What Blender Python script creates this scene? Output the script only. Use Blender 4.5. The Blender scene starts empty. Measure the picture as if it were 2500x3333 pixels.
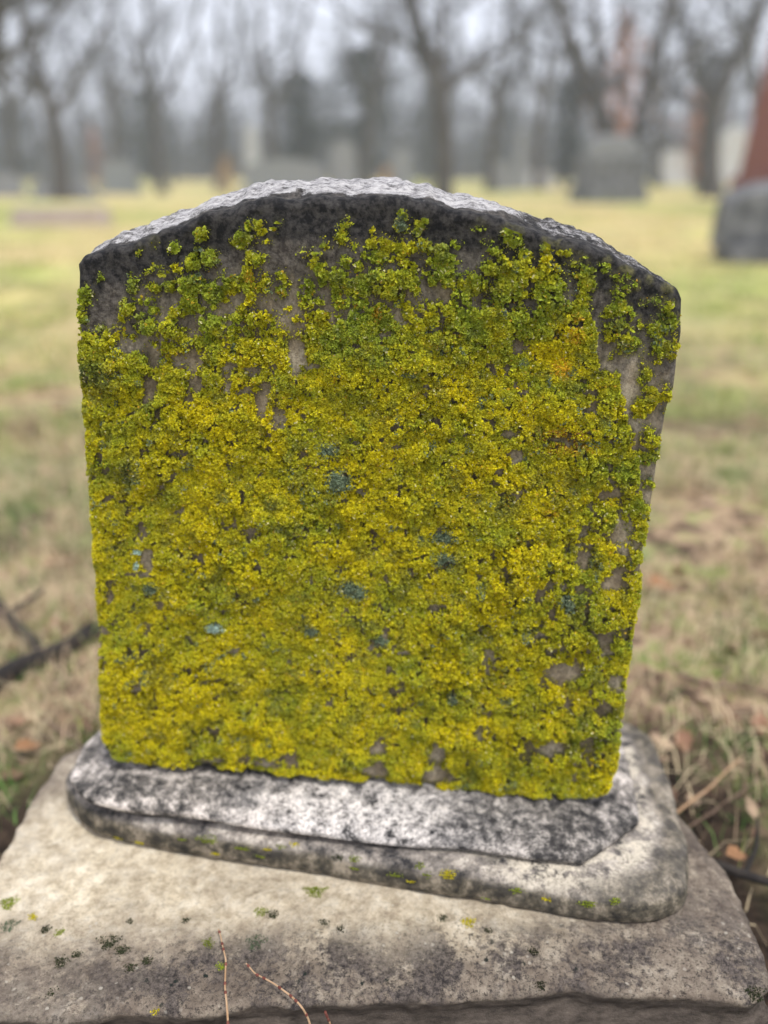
import bpy, math, random
import numpy as np
from mathutils import Vector

R = math.radians
scene = bpy.context.scene
col = scene.collection
rng = np.random.default_rng(7)
random.seed(7)

# ------------------------------------------------------------------ camera
F, PITCH = 1900.0, R(21.2)                 # focal length in units of a 1659x2212 picture
CAM = np.array([0.0, -0.87, 0.90])
cam_d = bpy.data.cameras.new('camera')
cam = bpy.data.objects.new('camera', cam_d); col.objects.link(cam)
cam.location = CAM; cam.rotation_euler = (R(90) - PITCH, 0, 0)
cam_d.sensor_fit = 'VERTICAL'; cam_d.sensor_height = 24.0
cam_d.lens = 24.0 * F / 2212
cam_d.clip_start = 0.02; cam_d.clip_end = 2000
cam_d.dof.use_dof = True; cam_d.dof.focus_distance = 0.862; cam_d.dof.aperture_fstop = 1.08
cam_d.dof.aperture_blades = 0
scene.camera = cam

# ------------------------------------------------------------------ sky, sun, exposure
SUN_EL, SUN_AZ = R(66), R(150)
w = bpy.data.worlds.new('World'); scene.world = w; w.use_nodes = True
nt = w.node_tree; nt.nodes.clear()
sky = nt.nodes.new('ShaderNodeTexSky'); sky.sky_type = 'NISHITA'; sky.sun_disc = False
sky.sun_elevation = SUN_EL; sky.sun_rotation = SUN_AZ; sky.dust_density = 5; sky.air_density = 1
mixc = nt.nodes.new('ShaderNodeMix'); mixc.data_type = 'RGBA'; mixc.inputs[0].default_value = 0.86
nt.links.new(sky.outputs[0], mixc.inputs[6]); mixc.inputs[7].default_value = (6.5, 6.8, 7.9, 1)   # the even grey cloud cover
bg = nt.nodes.new('ShaderNodeBackground'); bg.inputs[1].default_value = 0.098
nt.links.new(mixc.outputs[2], bg.inputs[0])
wo = nt.nodes.new('ShaderNodeOutputWorld'); nt.links.new(bg.outputs[0], wo.inputs[0])
sd = bpy.data.lights.new('sun', 'SUN'); sd.energy = 1.5; sd.angle = R(10); sd.color = (1, .97, .92)
so = bpy.data.objects.new('sun', sd); col.objects.link(so)
sv = Vector((math.sin(SUN_AZ) * math.cos(SUN_EL), math.cos(SUN_AZ) * math.cos(SUN_EL), math.sin(SUN_EL)))
so.rotation_euler = sv.to_track_quat('Z', 'Y').to_euler()
vs = scene.view_settings
vs.view_transform = 'Standard'; vs.look = 'None'; vs.exposure = 0.86; vs.gamma = 1; vs.use_curve_mapping = False
cy = scene.cycles
cy.use_denoising = True; cy.max_bounces = 6; cy.diffuse_bounces = 3; cy.glossy_bounces = 2
cy.transmission_bounces = 2; cy.volume_bounces = 1; cy.caustics_reflective = False; cy.caustics_refractive = False

# ------------------------------------------------------------------ helpers
def ray(x, y):
    a = (x - 829.5) / F; b = -(y - 1106) / F
    return np.array([a, math.cos(PITCH) + b * math.sin(PITCH), -math.sin(PITCH) + b * math.cos(PITCH)])
def onz(x, y, z=0.0, k=0.0):               # point of the plane  Z = z + k*X
    d = ray(x, y); t = (z + k * CAM[0] - CAM[2]) / (d[2] - k * d[0]); return CAM + d * t
DIE_YAW = 0.068
DY = 0.0
def ondie(x, y):
    d = ray(x, y); t = (DY - DIE_YAW * CAM[0] - CAM[1]) / (d[1] + DIE_YAW * d[0]); return CAM + d * t
def to_src(P):                             # world points to pixels of the 2500x3333 picture
    V = P - CAM; c, s = math.cos(PITCH), math.sin(PITCH)
    f = V[:, 1] * c - V[:, 2] * s; u = V[:, 1] * s + V[:, 2] * c
    return np.stack([(829.5 + F * V[:, 0] / f) * 1.507, (1106 - F * u / f) * 1.507], 1)
def z5(x, y): return (x * .5, (2300 + y * .7535) / 1.507)
def z6(x, y): return ((1250 + x * .7535) / 1.507, (2300 + y * .7535) / 1.507)

_tab = np.random.default_rng(11).random(65536)
def vnoise(P, scale=1.0, seed=0):          # value noise in [0,1]
    P = np.asarray(P, float) * scale + 1000.0
    i = np.floor(P).astype(np.int64); f = P - i; f = f * f * (3 - 2 * f)
    def h(a, b, c): return _tab[((a * 73856093) ^ (b * 19349663) ^ (c * 83492791) ^ (seed * 2654435)) & 65535]
    r = 0
    for dx in (0, 1):
        for dy in (0, 1):
            for dz in (0, 1):
                wgt = (f[..., 0] if dx else 1 - f[..., 0]) * (f[..., 1] if dy else 1 - f[..., 1]) * (f[..., 2] if dz else 1 - f[..., 2])
                r = r + wgt * h(i[..., 0] + dx, i[..., 1] + dy, i[..., 2] + dz)
    return r
def fbm(P, scale, octv=4, seed=0):
    t = 0; a = 1; s = 0
    for o in range(octv):
        t = t + a * vnoise(P, scale * 2 ** o, seed + o); s += a; a *= .5
    return t / s
def vdisp(P, scale, octv, seed):           # vector noise, zero mean
    return np.stack([fbm(P, scale, octv, seed + 31 * k) - .5 for k in range(3)], -1)
def cells(P, scale, seed=0):               # distance to the nearest jittered point (2-D)
    P = P * scale + 500; i = np.floor(P).astype(np.int64); best = np.full(len(P), 9.0); idv = np.zeros(len(P))
    for dx in (-1, 0, 1):
        for dy in (-1, 0, 1):
            a = i[:, 0] + dx; b = i[:, 1] + dy
            h1 = _tab[((a * 73856093) ^ (b * 19349663) ^ (seed * 977)) & 65535]; h2 = _tab[((a * 83492791) ^ (b * 2654435) ^ (seed * 577)) & 65535]
            d = np.hypot(a + h1 - P[:, 0], b + h2 - P[:, 1]); m = d < best
            best = np.where(m, d, best); idv = np.where(m, h1, idv)
    return best, idv
def sstep(a, b, x): t = np.clip((x - a) / (b - a), 0, 1); return t * t * (3 - 2 * t)
def lerp(a, b, t): return a + (b - a) * t

def mesh_np(name, V, faces, mat=None, colr=None, smooth=True, attrs=None):
    """V (n,3); faces: (m,k) array; colr (n,3)"""
    me = bpy.data.meshes.new(name); V = np.asarray(V, np.float32)
    me.vertices.add(len(V)); me.vertices.foreach_set('co', V.ravel())
    fl = faces if isinstance(faces, list) else [faces]
    nl = sum(f.size for f in fl); nf = sum(len(f) for f in fl)
    me.loops.add(nl); me.loops.foreach_set('vertex_index', np.concatenate([f.ravel() for f in fl]).astype(np.int32))
    me.polygons.add(nf)
    st = []; o = 0
    for f in fl:
        st.append(o + np.arange(len(f)) * f.shape[1]); o += f.size
    me.polygons.foreach_set('loop_start', np.concatenate(st).astype(np.int32))
    me.update(calc_edges=True)
    me.polygons.foreach_set('use_smooth', np.full(nf, smooth))
    if colr is not None:
        a = me.attributes.new('Col', 'FLOAT_COLOR', 'POINT'); c = np.ones((len(V), 4), np.float32); c[:, :3] = colr
        a.data.foreach_set('color', c.ravel())
    for k, v in (attrs or {}).items():
        a = me.attributes.new(k, 'FLOAT', 'POINT'); a.data.foreach_set('value', np.asarray(v, np.float32))
    if mat: me.materials.append(mat)
    me.validate()
    return me
def link(name, me, parent=None, loc=None, **props):
    o = bpy.data.objects.new(name, me); col.objects.link(o)
    if parent: o.parent = parent
    if loc is not None: o.location = loc
    for k, v in props.items():
        if v: o[k] = v
    return o
def thing(name, label, category, loc=(0, 0, 0), group=None):
    return link(name, None, None, loc, label=label, category=category, group=group)
def grid_faces(nr, nc, wrap=False):
    r = np.arange(nr - 1)[:, None]; c = np.arange(nc if wrap else nc - 1)[None, :]; c2 = (c + 1) % nc
    a = r * nc + c; b = r * nc + c2
    return np.stack([a, b, b + nc, a + nc], -1).reshape(-1, 4)
def tube(pts, rad, n=6):
    """tube along a polyline -> verts, quad faces"""
    pts = np.asarray(pts, float); rad = np.broadcast_to(rad, len(pts)); T = np.gradient(pts, axis=0)
    T /= np.linalg.norm(T, axis=1)[:, None] + 1e-9
    ref = np.array([.13, .21, .97]) if abs(T[0, 2]) < .9 else np.array([.97, .13, .21])
    A = np.cross(T, ref); A /= np.linalg.norm(A, axis=1)[:, None] + 1e-9; B = np.cross(T, A)
    an = np.arange(n) * 2 * math.pi / n
    V = pts[:, None] + rad[:, None, None] * (np.cos(an)[None, :, None] * A[:, None] + np.sin(an)[None, :, None] * B[:, None])
    return V.reshape(-1, 3), grid_faces(len(pts), n, True)
class Acc:
    def __init__(s): s.V = []; s.F = []; s.C = []; s.n = 0
    def add(s, V, Fc, C=None):
        s.V.append(V); s.F.append(Fc + s.n); s.n += len(V)
        if C is not None: s.C.append(np.broadcast_to(C, (len(V), 3)))
    def mesh(s, name, mat, smooth=True):
        fs = {}
        for f in s.F: fs.setdefault(f.shape[1], []).append(f)
        return mesh_np(name, np.concatenate(s.V), [np.concatenate(v) for v in fs.values()], mat,
                       np.concatenate(s.C) if s.C else None, smooth)

# ------------------------------------------------------------------ materials
class Mat:
    def __init__(s, name, rough=.9, spec=.25):
        s.m = bpy.data.materials.new(name); s.m.use_nodes = True; s.t = s.m.node_tree
        s.b = s.t.nodes['Principled BSDF']; s.b.inputs['Roughness'].default_value = rough
        s.b.inputs['Specular IOR Level'].default_value = spec
    def n(s, k, **kw):
        x = s.t.nodes.new(k)
        for a, v in kw.items(): setattr(x, a, v)
        return x
    def pos(s):
        if not hasattr(s, '_p'): s._p = s.n('ShaderNodeTexCoord').outputs['Object']
        return s._p
    def noise(s, scale, detail=4, rough=.6, vec=None, dist=0.0, squash=None):
        x = s.n('ShaderNodeTexNoise'); x.inputs['Scale'].default_value = scale; x.inputs['Detail'].default_value = detail
        x.inputs['Roughness'].default_value = rough; x.inputs['Distortion'].default_value = dist
        v = vec or s.pos()
        if squash:
            mp = s.n('ShaderNodeMapping'); mp.inputs['Scale'].default_value = squash; s.t.links.new(v, mp.inputs[0]); v = mp.outputs[0]
        s.t.links.new(v, x.inputs['Vector']); return x.outputs['Fac']
    def voro(s, scale, out='Distance'):
        x = s.n('ShaderNodeTexVoronoi'); x.inputs['Scale'].default_value = scale; s.t.links.new(s.pos(), x.inputs['Vector']); return x.outputs[out]
    def ramp(s, fac, stops, interp='LINEAR'):
        x = s.n('ShaderNodeValToRGB'); x.color_ramp.interpolation = interp; e = x.color_ramp.elements
        while len(e) < len(stops): e.new(.5)
        for el, (p, c) in zip(e, stops): el.position = p; el.color = (*c, 1) if isinstance(c, tuple) else (c, c, c, 1)
        s.t.links.new(fac, x.inputs[0]); return x.outputs[0]
    def mix(s, fac, a, b, mode='MIX'):
        x = s.n('ShaderNodeMix', data_type='RGBA', blend_type=mode)
        for v, i in ((fac, 0), (a, 6), (b, 7)):
            if isinstance(v, (int, float)): x.inputs[i].default_value = v if i == 0 else (v, v, v, 1)
            elif isinstance(v, tuple): x.inputs[i].default_value = (*v, 1)
            else: s.t.links.new(v, x.inputs[i])
        return x.outputs[2]
    def math(s, op, a, b=0.0):
        x = s.n('ShaderNodeMath', operation=op, use_clamp=False)
        for v, i in ((a, 0), (b, 1)):
            if isinstance(v, (int, float)): x.inputs[i].default_value = v
            else: s.t.links.new(v, x.inputs[i])
        return x.outputs[0]
    def attr(s, name, out='Fac'):
        x = s.n('ShaderNodeAttribute', attribute_name=name); return x.outputs[out]
    def color(s, c): s.t.links.new(c, s.b.inputs['Base Color']) if not isinstance(c, tuple) else setattr(s.b.inputs['Base Color'], 'default_value', (*c, 1)); return s
    def bump(s, h, strength=.5, dist=.002):
        x = s.n('ShaderNodeBump'); x.inputs['Strength'].default_value = strength; x.inputs['Distance'].default_value = dist
        s.t.links.new(h, x.inputs['Height']); s.t.links.new(x.outputs[0], s.b.inputs['Normal']); return s

# marble of the tablet: tan grey, black crust along the arch, pale broken top
m = Mat('weathered_marble')
base = m.ramp(m.noise(22, 6, .65), [(.36, (.18, .14, .092)), (.5, (.31, .255, .175)), (.62, (.48, .415, .31))])
base = m.mix(m.ramp(m.noise(240, 4, .7), [(.38, .6), (.56, .0)]), base, (.10, .078, .058))
sootn = m.math('ADD', m.attr('soot_shade'), m.math('MULTIPLY', m.math('SUBTRACT', m.noise(38, 7, .75, squash=(1, 1, .45)), .5), 1.5))
grey = m.mix(m.ramp(m.noise(160, 5, .7), [(.4, .0), (.62, .7)]), (.045, .038, .034), (.20, .18, .155))
dark = m.mix(m.ramp(sootn, [(.2, 0.0), (.6, 1.0)]), base, grey)
dark = m.mix(m.ramp(sootn, [(.76, 0.0), (1.0, 1.0)]), dark, m.ramp(m.noise(130, 5, .7), [(.42, (.009, .009, .010)), (.6, (.055, .051, .048))]))
palen = m.math('ADD', m.attr('pale'), m.math('MULTIPLY', m.math('SUBTRACT', m.noise(80, 8, .85), .5), 2.2))
palec = m.ramp(m.noise(150, 8, .85, squash=(.6, 1.2, 1)), [(.38, (.07, .065, .065)), (.46, (.26, .25, .25)), (.57, (.52, .50, .49))])
c = m.mix(m.ramp(palen, [(.40, 0.0), (.66, 1.0)]), dark, palec)
c = m.mix(m.math('MULTIPLY', m.attr('moss'), m.ramp(m.noise(90, 6, .75), [(.38, 1.0), (.6, .6)])), c, m.ramp(m.noise(200, 5, .75), [(.4, (.045, .045, .016)), (.6, (.16, .145, .06))]))
m.color(c).bump(m.noise(320, 6, .7), .9, .002)
MARBLE = m.m

m = Mat('blackened_marble')                  # upper base course: white patches among black crust
n1 = m.math('ADD', m.math('MULTIPLY', m.noise(15, 5, .65, dist=.6), .55), m.math('MULTIPLY', m.noise(60, 8, .8), .45))
c = m.ramp(n1, [(.43, (.018, .017, .017)), (.475, (.11, .10, .09)), (.52, (.32, .285, .25)), (.57, (.74, .66, .59))])
c = m.mix(m.ramp(m.attr('pale'), [(0.0, 0.0), (1.0, .75)]), c, m.ramp(m.noise(60, 7, .78), [(.40, (.03, .03, .032)), (.46, (.45, .42, .40)), (.56, (.88, .82, .77))]))
c = m.mix(m.ramp(m.attr('soot_shade'), [(0.0, 0.0), (1.0, .85)]), c, m.ramp(m.noise(60, 7, .78), [(.42, (.018, .017, .018)), (.51, (.10, .092, .085)), (.59, (.42, .38, .34))]))
c = m.mix(m.ramp(m.noise(260, 5, .75), [(.38, .7), (.52, 0.0)]), c, (.05, .046, .044))
m.color(c).bump(m.noise(260, 6, .7), .6, .0015)
CRUST = m.m

m = Mat('stained_marble')                    # lower base course
c = m.ramp(m.math('ADD', m.math('MULTIPLY', m.noise(13, 5, .65, dist=.6), .5), m.math('MULTIPLY', m.noise(50, 8, .8), .5)), [(.43, (.022, .022, .025)), (.47, (.12, .108, .098)), (.54, (.32, .28, .24)), (.62, (.66, .59, .50))])
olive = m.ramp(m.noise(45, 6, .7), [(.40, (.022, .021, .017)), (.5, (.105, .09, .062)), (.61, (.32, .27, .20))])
c = m.mix(m.attr('soot_shade'), c, olive)  # olive stain, also carrying the painted shade of the front face
c = m.mix(m.math('MULTIPLY', m.attr('pale'), m.ramp(m.noise(34, 6, .75), [(.44, 0.0), (.52, .9)])), c, (.70, .62, .49))
c = m.mix(m.ramp(m.noise(240, 5, .75), [(.36, .6), (.54, 0.0)]), c, (.07, .06, .05))
m.color(c).bump(m.noise(260, 6, .7), .6, .0015)
STAINED = m.m

m = Mat('rough_limestone')                   # plinth
c = m.ramp(m.noise(26, 9, .8), [(.38, (.14, .108, .082)), (.48, (.29, .235, .18)), (.55, (.43, .36, .27)), (.64, (.62, .54, .43))])
c = m.mix(m.math('MULTIPLY', m.attr('soot_shade'), .42), c, (.13, .10, .078))
cream = m.ramp(m.noise(55, 7, .75), [(.36, (.46, .37, .25)), (.5, (.74, .63, .45)), (.62, (.90, .80, .62))])
c = m.mix(m.math('MULTIPLY', m.attr('pale'), m.ramp(m.noise(18, 4, .6), [(.3, .55), (.55, 1.0)])), c, cream)
grit = m.ramp(m.noise(210, 7, .85), [(.41, 1.0), (.49, 0.0)])
c = m.mix(m.math('MULTIPLY', grit, m.math('ADD', .30, m.math('MULTIPLY', m.attr('soot_shade'), .75))), c, (.05, .04, .034))
patch = m.math('MULTIPLY', m.attr('soot_shade'), m.ramp(m.math('ADD', m.math('MULTIPLY', m.noise(11, 4, .6, dist=.6), .5), m.math('MULTIPLY', m.noise(70, 8, .85), .5)), [(.475, 0.0), (.525, .95)]))
c = m.mix(patch, c, m.ramp(m.noise(180, 6, .85), [(.43, (.02, .017, .018)), (.60, (.17, .14, .12))]))
spots = m.math('MULTIPLY', m.ramp(m.math('ADD', m.voro(85), m.math('MULTIPLY', m.noise(300, 3, .7), .3)), [(.27, 1.0), (.34, 0.0)]), m.ramp(m.noise(20, 2), [(.5, 0.0), (.6, .55)]))
c = m.mix(spots, c, (.56, .51, .42))
bspots = m.math('MULTIPLY', m.ramp(m.math('ADD', m.voro(52), m.math('MULTIPLY', m.noise(210, 5, .8), .55)), [(.36, 1.0), (.42, 0.0)]), m.math('MULTIPLY', m.attr('soot_shade'), m.ramp(m.noise(17, 2), [(.46, 0.0), (.52, 1.0)])))
c = m.mix(bspots, c, (.012, .018, .014))
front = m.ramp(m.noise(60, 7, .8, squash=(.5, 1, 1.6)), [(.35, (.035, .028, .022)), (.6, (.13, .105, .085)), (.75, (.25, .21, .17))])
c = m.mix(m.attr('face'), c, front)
m.color(c).bump(m.noise(300, 8, .78), .9, .003)
LIMESTONE = m.m

def colmat(name, rough=.85, spec=.2, trans=0.0):
    m = Mat(name, rough, spec); c = m.attr('Col', 'Color'); m.color(c)
    if trans:
        t = m.n('ShaderNodeBsdfTranslucent'); m.t.links.new(c, t.inputs[0]); mx = m.n('ShaderNodeMixShader'); mx.inputs[0].default_value = trans
        m.t.links.new(m.b.outputs[0], mx.inputs[1]); m.t.links.new(t.outputs[0], mx.inputs[2])
        m.t.links.new(mx.outputs[0], m.t.nodes['Material Output'].inputs[0])
    return m.m
LICHEN = colmat('lichen_lobes', .9, .12, .12)
BLADE = colmat('grass_blades', .8, .25, .2)

m = Mat('lawn_soil', .95, .1)
big = m.noise(.16, 4, .6); mid = m.noise(1.3, 5, .65)
far = m.ramp(big, [(.40, (.58, .44, .21)), (.48, (.56, .47, .19)), (.54, (.44, .46, .14)), (.62, (.34, .40, .11))])
far = m.mix(m.ramp(mid, [(.46, 0.0), (.6, .6)]), far, (.40, .29, .19))
near = m.ramp(m.noise(9, 6, .7), [(.40, (.05, .034, .025)), (.47, (.22, .15, .10)), (.54, (.44, .31, .20)), (.62, (.22, .29, .08))])
c = m.mix(m.attr('near'), far, near)
c = m.mix(m.math('MULTIPLY', m.math('ADD', .35, m.math('MULTIPLY', m.attr('near'), .65)), m.ramp(m.noise(2.6, 4, .65), [(.50, 0.0), (.60, .6)])), c, (.20, .30, .075))
c = m.mix(m.attr('soil'), c, m.ramp(m.noise(26, 6, .7), [(.4, (.022, .016, .012)), (.65, (.09, .062, .043))]))
m.color(c).bump(m.noise(70, 6, .7), .8, .01)
LAWN = m.m

def plain(name, stops, scale, rough=.9, squash=None, b=.5):
    m = Mat(name, rough); m.color(m.ramp(m.noise(scale, 6, .7, squash=squash), stops)).bump(m.noise(scale * 6, 5, .7), b, .01); return m.m
BARK = plain('grey_bark', [(.35, (.035, .031, .029)), (.65, (.10, .09, .082))], 6, squash=(1, 1, .2))
TWIG = plain('bare_twigs', [(.35, (.060, .062, .068)), (.65, (.11, .112, .122))], 2)
GRANITE = plain('grey_granite', [(.35, (.15, .155, .16)), (.65, (.27, .275, .28))], 9)
DARKGRANITE = plain('dark_granite', [(.38, (.06, .062, .066)), (.6, (.20, .20, .205))], 3.5)
PALEGRANITE = plain('pale_granite', [(.35, (.38, .38, .38)), (.65, (.55, .55, .54))], 9)
PINKGRANITE = plain('pinkish_granite', [(.35, (.34, .27, .23)), (.65, (.46, .38, .33))], 9)
REDGRANITE = plain('red_granite', [(.35, (.17, .05, .035)), (.65, (.25, .08, .055))], 9)
STICK = plain('dark_wood', [(.35, (.012, .011, .011)), (.65, (.05, .042, .036))], 40)
DEADWOOD = plain('brown_wood', [(.35, (.12, .075, .05)), (.65, (.26, .18, .13))], 40)
STRAW = plain('dry_stem', [(.35, (.42, .25, .13)), (.65, (.62, .42, .26))], 60)
NODE = plain('reddish_node', [(.35, (.12, .035, .03)), (.65, (.28, .10, .07))], 200)
EVERGREEN = colmat('evergreen_needles', .9, .1)

# ================================================================== LARGE STRUCTURE
# ------------------------------------------------------------------ ground
g = np.linspace(-1, 1, 361); gx = 0.9 * np.sinh(g * 6.4) / math.sinh(1.0); gy = gx + 0.6
X, Y = np.meshgrid(gx, gy); P = np.stack([X.ravel(), Y.ravel(), 0 * X.ravel()], 1)
PLX0, PLX1, PLY0, PLY1 = -.46, .40, -.26, .20
dpl = np.hypot(np.maximum(np.maximum(PLX0 - P[:, 0], P[:, 0] - PLX1), 0), np.maximum(np.maximum(PLY0 - P[:, 1], P[:, 1] - PLY1), 0))
rr = np.hypot(P[:, 0], P[:, 1])
def ground_z(P):
    P = np.asarray(P, float).copy(); P[:, 2] = 0
    r = np.hypot(P[:, 0], P[:, 1])
    return (fbm(P, 3.0, 4, 5) - .5) * .07 * sstep(14, 3, r) + (fbm(P, .12, 2, 9) - .5) * .5 * sstep(5, 40, r)
gz = ground_z(P)
far_down = 0
P[:, 2] = gz - .03 * sstep(.12, 0, dpl)
nearm = sstep(7.0, 1.2, rr + (fbm(P, .8, 3, 3) - .5) * 4)
soilm = np.maximum(sstep(.36, .10, dpl + (fbm(P, 7, 3, 13) - .5) * .25), sstep(.56, .66, fbm(P, 1.6, 4, 44)) * sstep(4.5, 1.5, rr) * .8)
link('ground', mesh_np('ground', P, grid_faces(len(gy), len(gx)), LAWN, attrs={'near': nearm, 'soil': soilm}), kind='structure')

# ------------------------------------------------------------------ the gravestone
grave = thing('gravestone', 'arched marble gravestone thickly covered in yellow-green lichen, stepped base on rough plinth', 'gravestone', (0, 0, 0))

# --- tablet outline (front face), measured along X
top_px = [(165, 570), (180, 553), (215, 540), (250, 526), (290, 515), (318, 507), (350, 490), (395, 481), (430, 463), (500, 447), (570, 425), (610, 430), (640, 426), (680, 422),
          (720, 425), (800, 430), (870, 432), (950, 440), (1020, 452), (1090, 465), (1130, 480), (1200, 508), (1260, 527), (1330, 555), (1400, 592), (1440, 612), (1462, 630), (1472, 655)]
left_px = [(165, 590), (164, 640), (170, 760), (180, 900), (190, 1010), (205, 1250), (213, 1400), (220, 1540), (223, 1590), (229, 1612), (244, 1632), (258, 1641)]
right_px = [(1473, 660), (1471, 720), (1458, 840), (1438, 900), (1421, 1000), (1400, 1130), (1382, 1260), (1365, 1360), (1350, 1500), (1338, 1600), (1330, 1660), (1308, 1705), (1290, 1717)]
bot_px = [(244, 1634), (300, 1646), (400, 1654), (550, 1664), (700, 1676), (850, 1690), (970, 1704), (1100, 1716), (1250, 1724), (1300, 1716)]
tp = np.array([ondie(*p) for p in top_px]); lp = np.array([ondie(*p) for p in left_px]); rp = np.array([ondie(*p) for p in right_px]); bp = np.array([ondie(*p) for p in bot_px])
DEPTH, RR = .115, .010
XL, XR = tp[0, 0], tp[-1, 0]
def Tz(x): return np.interp(x, tp[:, 0], tp[:, 2])
def Bz(x): return np.interp(x, bp[:, 0], bp[:, 2])
def UL(z): return np.interp(-z, -lp[:, 2], lp[:, 0])
def UR(z): return np.interp(-z, -rp[:, 2], rp[:, 0])
def front_point(s, q):
    x0 = lerp(XL, XR, s); x0b = lerp(bp[0, 0], bp[-1, 0], s)
    z = lerp(Bz(x0b), Tz(x0), q)
    x = lerp(UL(z), UR(z), s)
    d = np.minimum(np.minimum(x - UL(z), UR(z) - x), np.minimum((1 - q), q) * .65)
    d = np.clip(d, 0, RR); sb = RR - np.sqrt(np.maximum(RR ** 2 - (RR - d) ** 2, 0))
    P = np.stack([x, DY - DIE_YAW * x + sb, z], -1)
    n = np.stack([0 * x, -np.ones_like(x), 0 * x], -1)
    P = P + vdisp(P, 30, 4, 3) * np.array([.003, .008, .003]) + vdisp(P, 9, 2, 21) * np.array([.004, .012, .004])
    P[..., 2] += ((fbm(P * np.array([1, 0, 0]), 26, 2, 17) - .5) * .009 + (fbm(P * np.array([1, 0, 0]), 90, 2, 18) - .5) * .004) * sstep(.93, 1, q)
    return P
ns = 300
sv_ = .5 - .5 * np.cos(np.pi * np.linspace(0, 1, ns)) * (1 - .35 * np.cos(np.linspace(0, np.pi, ns)) ** 2 * 0) ; sv_ = .5 * sv_ + .5 * np.linspace(0, 1, ns)
qv = .5 - .5 * np.cos(np.pi * np.linspace(0, 1, 300)); qv = .5 * qv + .5 * np.linspace(0, 1, 300)
S, Q = np.meshgrid(sv_, qv)
Pf = front_point(S, Q)                                             # (q,s,3)
edge = Pf[-1]                                                      # top edge row
rows = [Pf]; soot_shade = [None]; ks = np.linspace(0, 1, 60)[1:]
s1 = sv_; A = .014 * np.clip(np.sin(np.pi * np.clip(s1, .004, .996)) * 4.5, 0, 1) ** .7
A = A * (1 - .35 * sstep(.72, 1.0, s1))
top = []
for k in ks:
    cr = A * (sstep(0, .42, k) * .9 + .1 * k) * (1 - .5 * sstep(.8, 1, k))
    p = edge + np.stack([0 * s1, np.full_like(s1, k * (DEPTH - RR)), cr], -1)
    rg = np.abs(fbm(p, 24, 4, 60) - .5) * 2
    p = p + np.stack([0 * s1, 0 * s1, ((rg - .3) * .007 + (fbm(p * np.array([1, .6, 1]), 16, 2, 63) - .5) * .009 + (np.abs(fbm(p * np.array([.8, 1.2, 1]), 110, 4, 66) - .5) - .12) * .008) * math.sin(min(1, k * 2.6) * math.pi / 2) * np.clip(A / .019, 0, 1)], -1) + vdisp(p, 70, 3, 80) * .006 * min(1, k * 5)
    top.append(p)
top = np.array(top)
back = []
bedge = top[-1]
for k in np.linspace(0, 1, 12)[1:]:
    p = bedge.copy(); p[:, 2] = lerp(bedge[:, 2], Pf[0][:, 2], k); p[:, 0] = lerp(bedge[:, 0], Pf[0][:, 0], k); back.append(p)
allr = np.concatenate([Pf, top, np.array(back)], 0); nr = len(allr)
V = allr.reshape(-1, 3); faces = [grid_faces(nr, ns)]
XX = allr[..., 0]
dt = Tz(np.clip(XX, XL, XR)) - allr[..., 2]
ntop = len(Pf)
rowk = np.concatenate([np.zeros(ntop), ks, np.ones(len(back))])[:, None] * np.ones((1, ns))
sx = np.ones((nr, 1)) * s1[None, :]
sootv = (.64 * sstep(.16, .03, dt) + .58 * sstep(.050, .016, dt)) + .06
sootv = np.maximum(sootv, .45 * sstep(.045, .0, np.minimum(sx, 1 - sx) * .58) * sstep(.35, .15, dt))
sootv = np.where(rowk > 0, .95, sootv)
palev = np.where(rowk > 0, .15 + .80 * sstep(0, .12, rowk - .55 * np.clip(fbm(allr, 22, 3, 64) - .42, 0, 1)), .22 * sstep(.006, 0, dt))
palev = palev * (1 - .55 * sstep(.66, .78, sx)) * (1 - .35 * sstep(.22, .10, sx)) - .0
palev = np.where(rowk == 0, np.minimum(palev, .3), palev)
# the two narrow sides
sv2, pv2 = [], []
nd = 16; base_i = len(V); extra = []
for side, j in ((0, 0), (1, ns - 1)):
    fr = Pf[:, j]; d = np.linspace(0, 1, nd)
    G = fr[:, None] + np.stack([0 * d, d * (DEPTH - RR), 0 * d], -1)[None]
    G[:, -1] = fr + np.array([0, DEPTH - RR, 0]); extra.append(G)
    inner = G[:, 1:-1]; G[:, 1:-1] = inner + vdisp(inner, 30, 3, 90) * .006
    fc = grid_faces(len(fr), nd) + base_i
    if side == 0: fc = fc[:, ::-1]
    faces.append(fc); base_i += len(fr) * nd
V = np.concatenate([V] + [e.reshape(-1, 3) for e in extra])
n_e = sum(e.shape[0] * e.shape[1] for e in extra)
me = mesh_np('tablet', V, np.concatenate(faces), MARBLE, attrs={'moss': np.zeros(len(V)), 'soot_shade': np.concatenate([sootv.ravel(), np.full(n_e, .25)]), 'pale': np.concatenate([palev.ravel(), np.zeros(n_e)])})
link('tablet', me, grave); TABLET_MESH = me; V_TAB = V

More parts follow.
